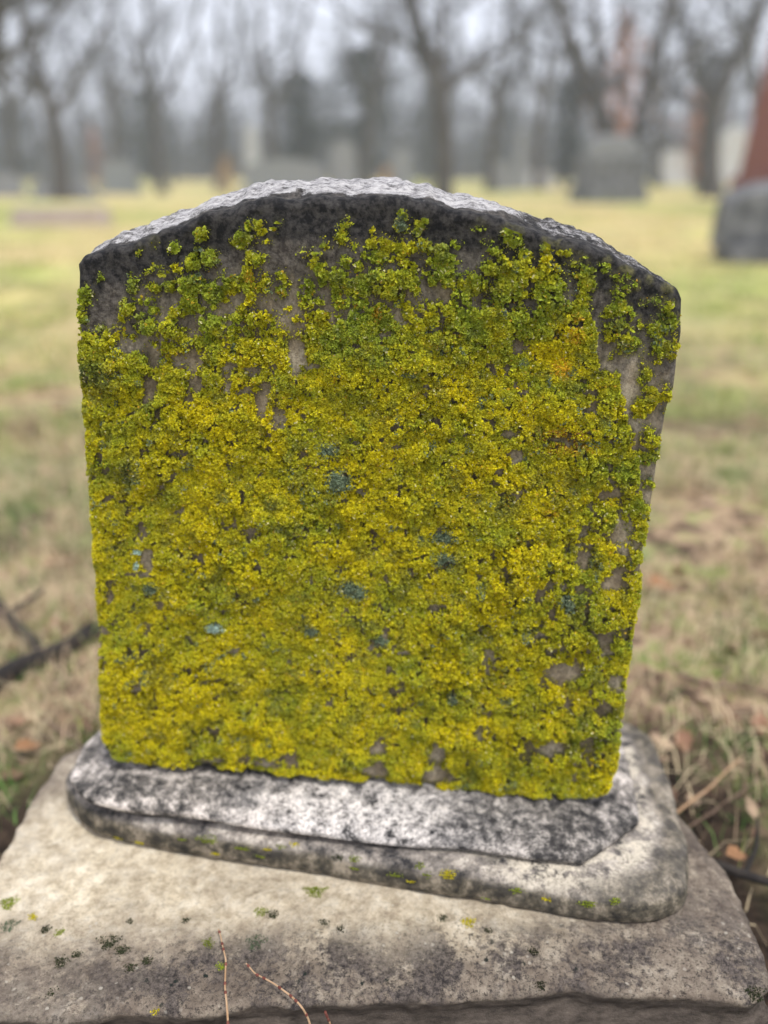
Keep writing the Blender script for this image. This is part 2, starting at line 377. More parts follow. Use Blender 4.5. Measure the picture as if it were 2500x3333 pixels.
# --- base courses and plinth: a plan outline swept through a profile
def resample(pts, n):
    pts = np.array(pts, float); pts = np.vstack([pts, pts[:1]])
    d = np.r_[0, np.cumsum(np.linalg.norm(np.diff(pts, axis=0), axis=1))]; t = np.linspace(0, d[-1], n + 1)[:-1]
    return np.stack([np.interp(t, d, pts[:, k]) for k in range(pts.shape[1])], 1)
def smooth_closed(P, it):
    for _ in range(it): P = .5 * P + .25 * (np.roll(P, 1, 0) + np.roll(P, -1, 0))
    return P
def course(name, plan, profile, mat, kx=0.0, n=520, sm=3, disp=((30, 3, .004), (9, 2, .006)), attrf=None, seed=0):
    plan = smooth_closed(resample(plan, n), sm); c = (plan.min(0) + plan.max(0)) / 2; h = (plan.max(0) - plan.min(0)) / 2
    pr = np.array(profile, float); d = np.r_[0, np.cumsum(np.hypot(*np.diff(pr, axis=0).T))]
    m_ = max(12, int(d[-1] / .0028)); t = np.linspace(0, d[-1], m_); off = np.interp(t, d, pr[:, 0]); z = np.interp(t, d, pr[:, 1])
    rows = []
    for o, zz in zip(off, z):
        xy = c + (plan - c) * (h - o) / h
        rows.append(np.column_stack([xy, zz + kx * xy[:, 0]]))
    G = np.array(rows); P = G.reshape(-1, 3)
    for sc, oc, am in disp: P = P + vdisp(P, sc, oc, seed + int(sc)) * am
    fc = grid_faces(m_, n, True)
    cap = np.array([(m_ - 1) * n + np.arange(n)])
    at = attrf(G.reshape(-1, 3), np.repeat(off, n), np.repeat(z, n)) if attrf else {'soot_shade': np.zeros(len(P)), 'pale': np.zeros(len(P))}
    me = mesh_np(name, P, [fc, cap], mat, attrs=at)
    return link(name, me, grave), P, fc
KU, KL = -.03, -.012
ZU, ZL, ZP = .196, .143, .143
up = [onz(*z5(*p), ZU, KU)[:2] for p in [(300, 300), (318, 345), (350, 382), (400, 412), (530, 440), (830, 465), (1100, 510), (1400, 545), (1640, 569)]] + \
     [onz(*z6(*p), ZU, KU)[:2] for p in [(340, 605), (560, 640), (850, 660), (980, 578), (1108, 482), (1100, 420), (1060, 250), (1020, 150)]]
up = np.array(up); up = np.vstack([up, [[.318, .150], [.30, .165], [-.35, .150], [-.375, .13], [-.392, .08]]])
def a_up(P, off, z):
    cx, cyy, _ = onz(820, 1770, ZU, KU); d = np.hypot((P[:, 0] - cx) / 2.0, P[:, 1] - cyy)
    pale = sstep(.12, .03, d)
    cx, cyy, _ = onz(1180, 1790, ZU, KU); s1_ = sstep(.14, .05, np.hypot((P[:, 0] - cx) / 1.4, P[:, 1] - cyy)) * .8
    s2_ = sstep(.0, .045, off) * .55 * (P[:, 0] < .1)
    return {'pale': pale, 'soot_shade': np.clip(s1_ + s2_ * (1 - pale), 0, 1)}
course('upper_base', up, [(.022, ZU - .026), (.020, ZU - .012), (.003, ZU - .009), (.0, ZU - .007), (.0, ZU - .003), (.003, ZU + .001), (.02, ZU + .007), (.05, ZU + .012), (.10, ZU + .014)], CRUST, KU, attrf=a_up, seed=100, sm=2)
lo = [onz(*z5(*p), ZL)[:2] for p in [(285, 400), (290, 450), (340, 520), (420, 570), (520, 600), (740, 640), (930, 670), (1200, 715), (1420, 745), (1650, 785)]] + \
     [onz(*z6(*p), ZL)[:2] for p in [(280, 825), (560, 870), (800, 915), (1000, 935), (1170, 940), (1240, 910), (1300, 880), (1312, 790), (1305, 640), (1270, 570), (1240, 400), (1190, 270), (1150, 180), (1080, 130)]]
lo = np.array(lo); lo = np.vstack([lo, [[.33, .197], [-.36, .165], [-.395, .15], [-.405, .11]]])
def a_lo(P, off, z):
    soot_shade = np.maximum(sstep(ZL + .034, ZL + .024, z + (fbm(P, 25, 3, 4) - .5) * .012) * .95, .75 * sstep(.044, .024, off + (fbm(P, 20, 3, 6) - .5) * .02) * sstep(.16, .26, P[:, 0]))  # front face and right rounding darkened: shade painted in, over olive staining
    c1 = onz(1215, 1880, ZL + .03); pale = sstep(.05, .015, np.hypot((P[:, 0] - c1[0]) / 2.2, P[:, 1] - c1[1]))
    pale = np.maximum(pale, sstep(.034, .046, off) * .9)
    pale = pale * (1 - .9 * soot_shade)
    return {'soot_shade': soot_shade, 'pale': pale}
LP_ = [(.014, ZL - .012), (.010, ZL - .001), (.002, ZL + .003), (.0, ZL + .012), (.001, ZL + .023), (.005, ZL + .030), (.011, ZL + .0345), (.020, ZL + .0365), (.036, ZL + .038), (.12, ZL + .039)]

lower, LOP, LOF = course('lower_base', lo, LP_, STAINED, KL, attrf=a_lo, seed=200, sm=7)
pl = [(-.472, -.262), (-.40, -.258), (-.28, -.252), (-.19, -.246), (0, -.231), (.115, -.226), (.20, -.222), (.285, -.222), (.345, -.232), (.372, -.232), (.392, -.215), (.398, -.17), (.401, -.12),
      (.397, -.05), (.385, .008), (.376, .06), (.372, .12), (.366, .19), (.35, .207), (-.38, .190), (-.428, .180), (-.45, .165), (-.462, .13), (-.457, .03), (-.458, -.043), (-.468, -.16), (-.478, -.25)]
def a_pl(P, off, z):
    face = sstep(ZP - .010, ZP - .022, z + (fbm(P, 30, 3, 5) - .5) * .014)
    yy = P[:, 1] - (-.165 + .03 * P[:, 0]); soot_shade = sstep(.045, -.03, yy + (fbm(P, 14, 3, 8) - .5) * .06) * (.45 + .55 * sstep(-.36, -.18, P[:, 0]))
    soot_shade = np.maximum(soot_shade, .45 * sstep(.25, .34, P[:, 0]))
    c1 = onz(190, 1850, ZP); c2 = onz(480, 1900, ZP); c3 = onz(880, 1960, ZP)
    pale = np.maximum(sstep(.19, .05, np.hypot(P[:, 0] - c1[0], P[:, 1] - c1[1])), .8 * sstep(.17, .04, np.hypot((P[:, 0] - c2[0]) / 1.5, (P[:, 1] - c2[1]) * 1.3)))
    pale = np.maximum(pale, .75 * sstep(.16, .02, np.hypot((P[:, 0] - c3[0]) / 1.8, (P[:, 1] - c3[1]) * 1.6))) * sstep(-.24, -.17, P[:, 1])
    return {'face': face, 'soot_shade': soot_shade, 'pale': pale}
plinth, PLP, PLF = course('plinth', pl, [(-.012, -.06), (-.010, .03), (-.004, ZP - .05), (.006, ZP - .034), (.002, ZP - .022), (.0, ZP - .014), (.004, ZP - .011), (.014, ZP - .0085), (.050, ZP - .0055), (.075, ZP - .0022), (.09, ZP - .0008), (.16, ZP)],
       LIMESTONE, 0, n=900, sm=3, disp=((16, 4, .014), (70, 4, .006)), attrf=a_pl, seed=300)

# ------------------------------------------------------------------ lichen on the tablet
def blobs(ox, oy, s, lst): return [(ox + a * s, oy + b * s, c * s, d * s) for a, b, c, d in lst]
s3 = 500 / 1659
ADD = blobs(240, 600, s3, [(130,1220,100,110),(85,1430,60,100),(590,1330,80,100),(510,1500,50,80),(625,1140,60,100),(640,1030,35,45),(270,1000,22,28),(1375,530,65,75),(1085,680,55,55),(860,635,26,42),(705,700,24,34),(1285,830,85,105),(1480,800,85,85),(1130,910,45,50),(890,890,38,38),(970,930,35,28),(780,970,28,34),(1280,1080,150,110),(900,1120,80,40),(1050,1090,90,45),(1270,1250,100,100),(1250,1340,80,50),(1500,1150,120,100),(1530,1280,65,55),(720,1440,68,65),(740,1240,55,45),(850,1240,38,38),(885,1360,55,50),(840,1540,105,95),(700,1530,45,50),(1120,1380,100,75),(1080,1550,120,120),(1500,1530,165,130),(1400,1350,65,45),(410,1600,85,70),(130,1650,150,60),(300,1540,40,28),(1620,1000,50,60),(1350,690,42,28),(1620,1200,60,100),(250,1740,200,80),(1230,1700,100,80),(700,1720,100,60)]) \
    + blobs(740, 600, s3, [(170,600,115,95),(330,430,45,85),(370,520,35,28),(250,440,38,45),(560,400,26,24),(490,495,24,22),(430,600,33,18),(290,790,105,75),(240,900,78,95),(220,1050,75,115),(250,1230,65,95),(50,1080,105,115),(390,1060,62,85),(430,1170,38,55),(590,1010,55,75),(640,1090,55,36),(590,1170,52,42),(860,1080,88,95),(850,1190,75,55),(840,1300,55,48),(920,1270,48,45),(1020,1250,65,40),(830,740,42,45),(960,770,52,75),(1010,610,26,28),(1060,670,50,50),(980,880,75,60),(1050,960,75,55),(1040,1050,46,38),(1240,540,60,95),(1270,430,50,40),(1290,370,26,16),(1370,655,22,30),(1200,1000,115,115),(1290,840,55,55),(1410,900,45,55),(1160,1150,55,90),(1250,1260,85,95),(1400,1090,160,125),(1580,640,85,75),(1560,520,28,26),(1510,790,55,55),(1620,760,75,95),(1600,1000,95,95),(1600,1150,70,80),(1430,1290,105,65),(1400,1440,105,80),(1630,1400,65,130),(1200,1400,45,55),(680,1350,38,30),(740,1460,50,32),(1000,1450,105,85),(870,1440,55,55),(1000,1570,180,100),(1220,1600,95,65),(1500,1590,180,80),(150,1330,65,55),(100,1440,85,65),(280,1440,105,85),(420,1430,125,75),(560,1560,115,85),(240,1580,75,75),(420,1590,55,45),(60,1580,80,100)]) \
    + blobs(1240, 600, s3, [(220,430,62,70),(215,340,35,45),(440,430,65,55),(400,500,42,38),(250,680,125,98),(460,660,82,78),(20,600,38,55),(50,720,68,95),(130,810,48,38),(270,870,55,45),(640,700,78,78),(770,640,48,32),(650,830,165,95),(650,960,175,95),(560,1050,75,55),(720,1060,85,75),(780,1160,46,46),(30,890,38,45),(220,1030,195,115),(370,920,58,48),(100,1150,95,95),(210,1200,65,55),(370,1140,38,46),(1015,475,38,22),(1075,420,14,12),(1110,465,22,15),(1135,610,26,13),(1430,540,110,140),(1370,620,60,60),(1240,710,75,45),(1300,790,36,28),(1540,770,85,58),(1100,840,28,38),(1200,900,135,85),(1450,880,145,85),(1450,1000,255,125),(960,1010,125,85),(1000,1080,165,95),(900,1160,75,115),(890,1260,55,55),(1350,1150,195,145),(1500,1150,95,75),(1450,1270,75,45),(750,1310,85,75)]) \
    + blobs(1740, 700, s3, [(170,340,92,92),(330,400,52,42),(130,500,75,52),(110,590,78,66),(250,600,46,55),(400,530,45,32),(510,455,28,22),(530,530,28,22),(540,640,92,66),(550,760,95,95),(520,880,85,75),(370,650,58,38),(200,700,105,78),(250,830,105,105),(50,650,60,60),(80,830,120,120),(470,960,85,85),(750,570,52,62),(790,490,14,18),(865,640,11,14),(990,610,52,46),(1000,680,28,28),(915,720,28,38),(880,820,60,38),(985,800,42,46),(1080,765,26,30),(940,910,60,56),(900,1000,105,75),(1010,1070,66,95),(800,1080,56,56),(1250,670,17,28),(1430,790,38,50),(1265,930,62,33),(1450,950,32,22),(1400,1020,46,42),(1440,1110,105,58),(1330,1220,130,75),(1480,1180,78,78),(1330,1330,85,66),(1490,1350,58,95),(1380,1470,125,85),(1350,1560,46,38),(1140,1140,26,26),(1130,1210,44,22),(1150,1500,26,26),(820,1540,52,52),(1000,1370,115,85),(790,1340,46,46),(980,1470,56,46),(850,1190,165,85),(870,1280,85,56),(1040,1220,46,38),(650,1600,60,50),(1190,1640,60,30)]) \
    + blobs(1440, 1100, 800 / 1659, [(1240,50,85,65),(1500,70,95,80),(1340,105,16,16),(1135,130,28,26),(1370,250,46,75),(1400,400,60,95),(1500,400,56,85),(1340,470,62,72),(1360,800,85,55),(1400,700,75,80),(1380,620,30,36),(1390,980,36,26),(1310,1160,95,78),(1320,1310,75,62),(1290,1420,26,26),(1310,1570,46,78),(1230,1530,55,55),(1100,1410,75,46),(1170,1120,60,70),(1240,990,70,50)])
CUTR = .76
CUT = blobs(1240, 600, s3, [(560,1200,140,90),(1030,1230,72,62),(1570,1290,85,80),(190,1390,75,95),(640,1390,46,56),(680,1450,36,56),(400,1400,46,36),(80,1610,66,46),(560,1560,46,22),(1080,1320,46,18),(1630,1380,38,85),(280,1490,56,26)]) \
    + blobs(1740, 700, s3, [(240,1290,36,36),(170,830,26,18),(380,900,46,56)]) \
    + blobs(1440, 1100, 800 / 1659, [(440,640,66,34),(500,790,46,52),(510,60,42,46),(440,195,24,22),(500,330,18,38),(320,170,18,22),(800,690,100,20),(940,290,26,28),(1000,460,42,46),(390,900,28,18),(360,970,26,22),(130,640,28,18),(70,665,28,13),(1130,1060,85,28),(1000,1120,46,22),(1190,1220,26,100),(940,1280,18,56),(980,1400,52,30),(1180,1330,64,54),(1230,1440,56,52),(950,1480,50,60),(1180,1600,56,64),(340,1440,18,46)]) \
    + blobs(240, 1100, 800 / 1659, [(400,50,95,55),(540,120,52,85),(520,330,60,95),(690,130,75,36),(800,130,46,85),(820,300,46,56),(780,390,22,56),(570,530,28,36),(1040,200,54,44),(1040,310,23,64),(1170,340,64,28),(1210,210,74,46),(1270,430,48,105),(1290,330,38,46),(1390,540,58,56),(1320,640,18,18),(1510,90,66,125),(1500,220,48,38),(1610,190,46,28),(710,765,74,22),(770,895,28,13),(1550,780,46,22),(1590,620,18,18),(1090,1230,18,38),(1200,1310,64,28),(240,1065,32,14),(130,940,22,18),(460,1270,28,26),(495,1500,52,92),(860,1500,22,46),(1250,1530,28,23),(260,1640,46,18),(1630,1230,18,13),(180,790,14,28)]) \
    + blobs(240, 1850, 900 / 1659, [(220,150,28,66),(510,220,13,28),(540,290,13,18),(440,350,18,38),(370,715,18,13),(630,720,18,13),(850,980,22,28),(1310,1140,52,58),(1000,1140,23,28),(1150,1165,90,26),(820,1150,100,20),(190,560,23,42),(170,380,34,16),(970,490,23,12),(850,662,70,9)]) \
    + blobs(1140, 1850, 1000 / 1659, [(460,210,48,36),(190,350,28,28),(270,625,22,22),(270,755,56,13),(150,960,42,48),(140,1090,62,56),(470,1000,48,70),(450,1110,80,60),(540,1130,36,28),(1150,560,115,62),(1240,100,42,28),(1020,150,26,28),(1100,230,22,36),(1000,370,22,28),(1370,390,46,52),(1390,460,46,26),(740,470,26,36),(1100,960,72,44),(1320,900,46,18),(740,770,36,18),(1420,70,70,48),(1430,620,38,52),(1370,750,38,44),(210,545,18,11),(730,300,18,13),(290,455,32,13)])
bx_ = [200, 330, 420, 520, 640, 740, 860, 960, 1060, 1150, 1240, 1500, 1740, 1880, 1932, 1946, 1960, 2010, 2030, 2050, 2075, 2085, 2100, 2120, 2260]
by_ = [1075, 1085, 1090, 1110, 1090, 1090, 1085, 1085, 1060, 1010, 985, 985, 970, 965, 1010, 1200, 1205, 1215, 1310, 1400, 1480, 1580, 1680, 1900, 1980]
def cover(uv, jitter=True):
    x, y = uv[:, 0].copy(), uv[:, 1].copy()
    P3 = np.column_stack([x, y, 0 * x])
    if jitter:
        x = x + (fbm(P3, 1 / 26, 3, 71) - .5) * 24; y = y + (fbm(P3, 1 / 26, 3, 72) - .5) * 24
    f = (y - np.interp(x, bx_, by_)) / 30.0
    f = np.clip(f, -3, 1.4)
    for a, b, c, d in ADD:
        mk = (np.abs(x - a) < c * 2.2 + 10) & (np.abs(y - b) < d * 2.2 + 10)
        if mk.any():
            r = np.hypot((x[mk] - a) / c, (y[mk] - b) / d); v = (1 - r) * min(c, d) / 12.0
            f[mk] = np.maximum(f[mk], np.clip(v, -3, 1.4))
    for a, b, c, d in CUT:
        mk = (np.abs(x - a) < c * 2 + 10) & (np.abs(y - b) < d * 2 + 10)
        if mk.any():
            c, d = c * CUTR, d * CUTR; r = np.hypot((x[mk] - a) / c, (y[mk] - b) / d); v = -(1.15 - r) * min(c, d) / 9.0
            f[mk] = np.minimum(f[mk], np.clip(v, -3, 1.4) + .0)
    low = sstep(900, 1300, y)
    f = f - .9 * sstep(.60, .70, fbm(P3, 1 / 40, 3, 90)) * low * sstep(1500, 2000, x + (y - 1700) * .3)    # gappier towards the right
    wx = uv + 22 * np.column_stack([fbm(P3, 1 / 24, 2, 63) - .5, fbm(P3, 1 / 24, 2, 64) - .5]); dr, ir = cells(wx, 1 / 66, 23)
    lowr = sstep(1500, 1950, x + .35 * (y - 1900)) * sstep(1300, 1700, y) * sstep(2520, 2420, y)
    f = f - 1.7 * sstep(.44 + .25 * ir, .66 + .25 * ir, dr) * lowr - 1.0 * sstep(.62, .85, dr) * sstep(900, 1000, y) * (1 - lowr)
    f = f - 2.4 * sstep(.70, .74, fbm(P3, 1 / 22, 3, 95))
    f = f + ((fbm(P3, 1 / 11, 3, 77) - .5) * 2.6 + (vnoise(P3, 1 / 4.0, 79) - .5) * .9) * sstep(1.4, .5, np.abs(f))
    return f
def thick(a, z, f):                        # height of the cushions above the stone
    p = np.column_stack([a, z]); d1, i1 = cells(p + .004 * np.column_stack([fbm(np.column_stack([a, z, 0 * a]), 60, 2, 4), fbm(np.column_stack([a, z, 0 * a]), 60, 2, 5)]), 48, 3); d2, i2 = cells(p, 190, 8)
    dome = np.clip(1 - d1 ** 2 * 1.5, 0, 1); d = np.clip(1 - d2 ** 2 * 1.6, 0, 1)
    amp = .2 + 1.7 * fbm(np.column_stack([a, z, 0 * a]), 14, 2, 6)
    return sstep(.0, 1.1, f) * (.0010 + amp * (.0075 * dome * (.25 + 1.0 * i1) + .0034 * d))
# base skin under the lobes
ng = 330
Sg, Qg = np.meshgrid(np.linspace(-.006, 1.006, ng), np.linspace(-.004, .99, ng)); Pg = front_point(np.clip(Sg, 0, 1), np.clip(Qg, 0, 1)).reshape(-1, 3)
fg = cover(to_src(Pg)); hg = thick(Pg[:, 0], Pg[:, 2], fg)
Hg = hg.reshape(ng, ng); Fg = fg.reshape(ng, ng)
def bil(G, s, q):
    a = np.clip((s + .006) / 1.012 * (ng - 1), 0, ng - 1.001); b = np.clip((q + .004) / .994 * (ng - 1), 0, ng - 1.001)
    i = a.astype(int); j = b.astype(int); u = a - i; v = b - j
    return (G[j, i] * (1 - u) + G[j, i + 1] * u) * (1 - v) + (G[j + 1, i] * (1 - u) + G[j + 1, i + 1] * u) * v
fm = cover(to_src(Pf.reshape(-1, 3))); uvf = to_src(Pf.reshape(-1, 3)); mv = np.zeros(len(V_TAB)); mv[:len(fm)] = np.clip(sstep(-1.6, .2, fm) * (.35 + .55 * sstep(1300, 2000, uvf[:, 0] + .4 * (uvf[:, 1] - 1400))), 0, 1)
TABLET_MESH.attributes['moss'].data.foreach_set('value', mv.astype(np.float32))
# label the separate patches
Lb = np.zeros((ng, ng), int); mask = Fg > 0.12; cur = 0; sizes = {}
for j0, i0 in zip(*np.nonzero(mask)):
    if Lb[j0, i0]: continue
    cur += 1; st = [(j0, i0)]; Lb[j0, i0] = cur; cnt = 0
    while st:
        j, i = st.pop(); cnt += 1
        for jj, ii in ((j + 1, i), (j - 1, i), (j, i + 1), (j, i - 1)):
            if 0 <= jj < ng and 0 <= ii < ng and mask[jj, ii] and not Lb[jj, ii]: Lb[jj, ii] = cur; st.append((jj, ii))
    sizes[cur] = cnt
order = sorted(sizes, key=lambda k: -sizes[k])
main = order[0]; single = [k for k in order[1:] if sizes[k] >= 14][:70]
key = {main: 0}; key.update({k: n + 1 for n, k in enumerate(single)})
keyarr = np.array([-1] + [key.get(k, -1) for k in range(1, cur + 1)])
# grow labels a little so border lobes find their patch
Lg = Lb.copy()
for _ in range(3):
    for ax, sh in ((0, 1), (0, -1), (1, 1), (1, -1)):
        r_ = np.roll(Lg, sh, ax); Lg = np.where(Lg == 0, r_, Lg)
C_Y = np.array([.67, .575, .006]); C_G = np.array([.285, .35, .028]); C_D = np.array([.06, .08, .035]); C_O = np.array([.66, .36, .03]); C_T = np.array([.19, .25, .155]); C_M = np.array([.52, .68, .60]); C_C = np.array([.66, .62, .32])
TEAL = blobs(900, 1300, .4822, [(425, 540, 95, 85), (1130, 920, 95, 45), (1140, 1080, 75, 60), (500, 1270, 105, 60), (350, 340, 60, 45)]) + blobs(1140, 1850, .6028, [(40, 120, 60, 50), (550, 690, 28, 30), (1160, 170, 45, 40), (160, 385, 55, 35), (1180,200,30,50)]) + blobs(1240, 600, s3, [(220, 420, 80, 95)]) + blobs(240,1850,.5425,[(470,110,45,40),(290,530,40,15),(1430,370,50,35)])
MINT = blobs(240, 1850, .5425, [(850, 345, 55, 32)]) + blobs(1740, 700, s3, [(420, 790, 32, 45)]) + blobs(240, 1100, .4822, [(430, 1440, 35, 18), (425, 1535, 16, 28)])
DARK = blobs(240, 1100, .4822, [(190, 260, 150, 150), (380, 880, 55, 150), (1010, 1060, 60, 60), (1350, 1110, 70, 60)]) + blobs(1440, 1100, .4822, [(450, 1100, 100, 100), (230, 1080, 60, 50), (950, 1450, 80, 90), (1160, 1260, 55, 50), (1080, 540, 50, 50)]) + blobs(1740, 700, s3, [(870, 1190, 140, 80), (1265, 930, 70, 40), (980, 1400, 90, 60), (1370,1100,80,60)]) + blobs(240, 600, s3, [(625, 1130, 70, 100), (300, 1540, 60, 40), (1350, 690, 50, 30), (1560, 830, 60, 80)])
YEL = blobs(1740, 700, s3, [(350, 1230, 230, 220), (100, 1500, 260, 160)]) + blobs(240, 1850, .5425, [(600, 700, 500, 300)]) + blobs(1440, 1100, .4822, [(780, 200, 200, 100), (150,350,200,150)])
ORG = blobs(1740, 700, s3, [(420, 1290, 110, 90), (450, 1100, 60, 50)]) + blobs(740, 600, s3, [(1620, 1400, 60, 100), (590, 1175, 55, 40), (240, 1000, 45, 80)]) + blobs(1440, 1100, .4822, [(800, 640, 130, 40), (800, 200, 70, 70), (720, 1180, 50, 40), (850, 740, 160, 40)]) + blobs(240, 600, s3, [(765, 1330, 20, 70)])
def infield(uv, L):
    r = np.zeros(len(uv))
    for a, b, c, d in L: r = np.maximum(r, 1.25 - np.hypot((uv[:, 0] - a) / c, (uv[:, 1] - b) / d))
    return np.clip(r, 0, 1)
def lichen_color(uv, n):
    P3 = np.column_stack([uv, 0 * uv[:, 0]]); r = rng.random
    t = sstep(950, 1420, uv[:, 1])
    yl = .20 + .52 * t + (fbm(P3, 1 / 95, 3, 33) - .5) * 1.1 + (fbm(P3, 1 / 20, 2, 37) - .5) * .5 + .5 * infield(uv, YEL) - .22 * sstep(1750, 2050, uv[:, 0]) * t - .12 * sstep(2300, 2500, uv[:, 1])
    wj = uv + 26 * np.column_stack([fbm(P3, 1 / 30, 2, 61) - .5, fbm(P3, 1 / 30, 2, 62) - .5]); dd_, id_ = cells(wj, 1 / 78, 15)
    yl = yl + (id_ - .5) * .35 + .22 * (dd_ - .35)
    yl = np.clip(yl + (r(n) - .5) * .35, 0, 1)[:, None]
    c = C_G * (1 - yl) + C_Y * yl
    dk = np.clip(sstep(.60, .74, fbm(P3, 1 / 45, 3, 51)) * .6 + infield(uv, DARK) * .9, 0, 1) * (r(n) < .8)
    c = lerp(c, C_D * 1.5, dk[:, None] * .8)
    og = ((r(n) < .018) | (r(n) < infield(uv, ORG) * .6)); c[og] = lerp(c[og], C_O, .75)
    br = (r(n) < .3 * infield(uv, blobs(1440, 1100, .4822, [(800, 680, 200, 90)]))); c[br] = np.array([.22, .10, .03])
    tl = (r(n) < infield(uv, TEAL) * 1.3) | ((r(n) < .4) & (fbm(P3, 1 / 38, 2, 58) > .78)); c[tl] = C_T * .9
    mt = r(n) < infield(uv, MINT) * 1.6; c[mt] = C_M
    cm = r(n) < .02; c[cm] = C_C
    return c * ((.78 + .42 * r(n)) * (.90 + .2 * ((id_ * 7.3) % 1)))[:, None]
def make_flakes(P, N, size, colr, curl=None):
    """curled lobes: 2 x 3 strips rooted at P, standing out along N"""
    n = len(P); th = rng.random(n) * 2 * math.pi
    ref = np.array([.0, .0, 1.0]); A = np.cross(N, ref); A /= np.linalg.norm(A, axis=1)[:, None] + 1e-6; B = np.cross(A, N)
    D = A * np.cos(th)[:, None] + B * np.sin(th)[:, None]; W = np.cross(N, D)
    s = size[:, None]; lift = (.3 + .8 * rng.random(n))[:, None]; w2 = .42 + .3 * rng.random(n)[:, None]; tw = (rng.random(n) - .5)[:, None] * .5
    rt = P - N * s * .25 - D * s * .3
    md = rt + D * s * .5 + N * s * (.15 + .4 * lift); tip = md + D * s * (.45 - .35 * lift) + N * s * (.10 + .42 * lift)
    V = np.stack([rt - W * s * w2 * .6, rt + W * s * w2 * .6, md - W * s * w2 + N * s * (.22 + tw), md + W * s * w2 + N * s * (.22 - tw),
                  tip - W * s * w2 * .8 + N * s * .18, tip + W * s * w2 * .8 + N * s * .12], 1).reshape(-1, 3)
    b = np.arange(n)[:, None] * 6
    Fq = np.concatenate([b + np.array([[0, 1, 3, 2]]), b + np.array([[2, 3, 5, 4]])]).astype(np.int64)
    C = np.repeat(colr[:, None], 6, 1).copy(); C[:, :2] *= .8; C[:, 4:] = lerp(C[:, 4:], C_C, .10)  # root vertices darkened, shade between lobes painted in; tips paler by nature
    return V, Fq, C.reshape(-1, 3)
NFL = 760000
sF = rng.random(NFL) * 1.008 - .004; qF = rng.random(NFL) * .985 - .002
f = bil(Fg, np.clip(sF, -.006, 1.006), qF); p_ = front_point(np.clip(sF, 0, 1), np.clip(qF, 0, 1)); dc, _i = cells(p_[:, [0, 2]], 190, 8); dn = fbm(p_, 210, 2, 12)
keep = (f > .06 + .45 * rng.random(NFL)) & (np.clip(1.15 - dc ** 2 * 1.7, 0, 1) + (dn - .5) * 1.2 > .12 + .5 * rng.random(NFL))
keep |= (f > -1.1) & (f < .1) & (rng.random(NFL) < .10 * (1.2 + f))
sF, qF, f = sF[keep], qF[keep], f[keep]
e = .004
h0 = bil(Hg, sF, qF); gx_ = (bil(Hg, sF + e, qF) - bil(Hg, sF - e, qF)) / (2 * e * .6); gz_ = (bil(Hg, sF, qF + e) - bil(Hg, sF, qF - e)) / (2 * e * .62)
N = np.stack([-gx_, -np.ones_like(gx_), -gz_], 1); N[:, 0] += -1.0 * sstep(.015, 0, sF) + 1.0 * sstep(.985, 1, sF)
N += (rng.random(N.shape) - .5) * .5
N /= np.linalg.norm(N, axis=1)[:, None]
Pb = front_point(np.clip(sF, 0, 1), np.clip(qF, 0, 1)); P0 = Pb + np.array([0, -1.0, 0]) * h0[:, None]
uv = to_src(Pb); cl = lichen_color(uv, len(uv))
sz = (.0011 + .0012 * rng.random(len(uv)) ** 1.5) * (1 + .35 * sstep(1250, 800, uv[:, 1])) * np.where(f < .12, .6, 1)
ia = np.clip(((sF + .006) / 1.012 * (ng - 1)).round().astype(int), 0, ng - 1); jb = np.clip(((qF + .004) / .994 * (ng - 1)).round().astype(int), 0, ng - 1)
kk = keyarr[Lg[jb, ia]]
# the skin quads
quad = grid_faces(ng, ng); lbq = Lb.ravel()[quad]; okq = (Fg.ravel()[quad] > .12).all(1); kq = keyarr[lbq.max(1)]
skinP = Pg + np.array([0, -1.0, 0]) * (hg - .0006)[:, None]; skinC = lichen_color(to_src(Pg), len(Pg)) * .42  # dark thallus, darkened further to paint shade into the crevices
def patch_mesh(name, sel_q, sel_f):
    a = Acc(); qd = quad[sel_q]
    if len(qd):
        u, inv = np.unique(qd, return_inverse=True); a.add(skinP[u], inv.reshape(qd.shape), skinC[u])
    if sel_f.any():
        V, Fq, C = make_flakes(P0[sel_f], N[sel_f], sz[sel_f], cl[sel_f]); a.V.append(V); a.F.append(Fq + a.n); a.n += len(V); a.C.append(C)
    return a.mesh(name, LICHEN)
link('lichen_crust', patch_mesh('lichen_crust', okq & (kq == 0), kk == 0), grave, kind='stuff')
for k in range(1, len(single) + 1):
    sf = kk == k
    if sf.sum() > 3: link('lichen_patch', patch_mesh('lichen_patch', okq & (kq == k), sf), grave)
link('lichen_specks', patch_mesh('lichen_specks', okq & (kq == -1), kk == -1), grave, kind='stuff')

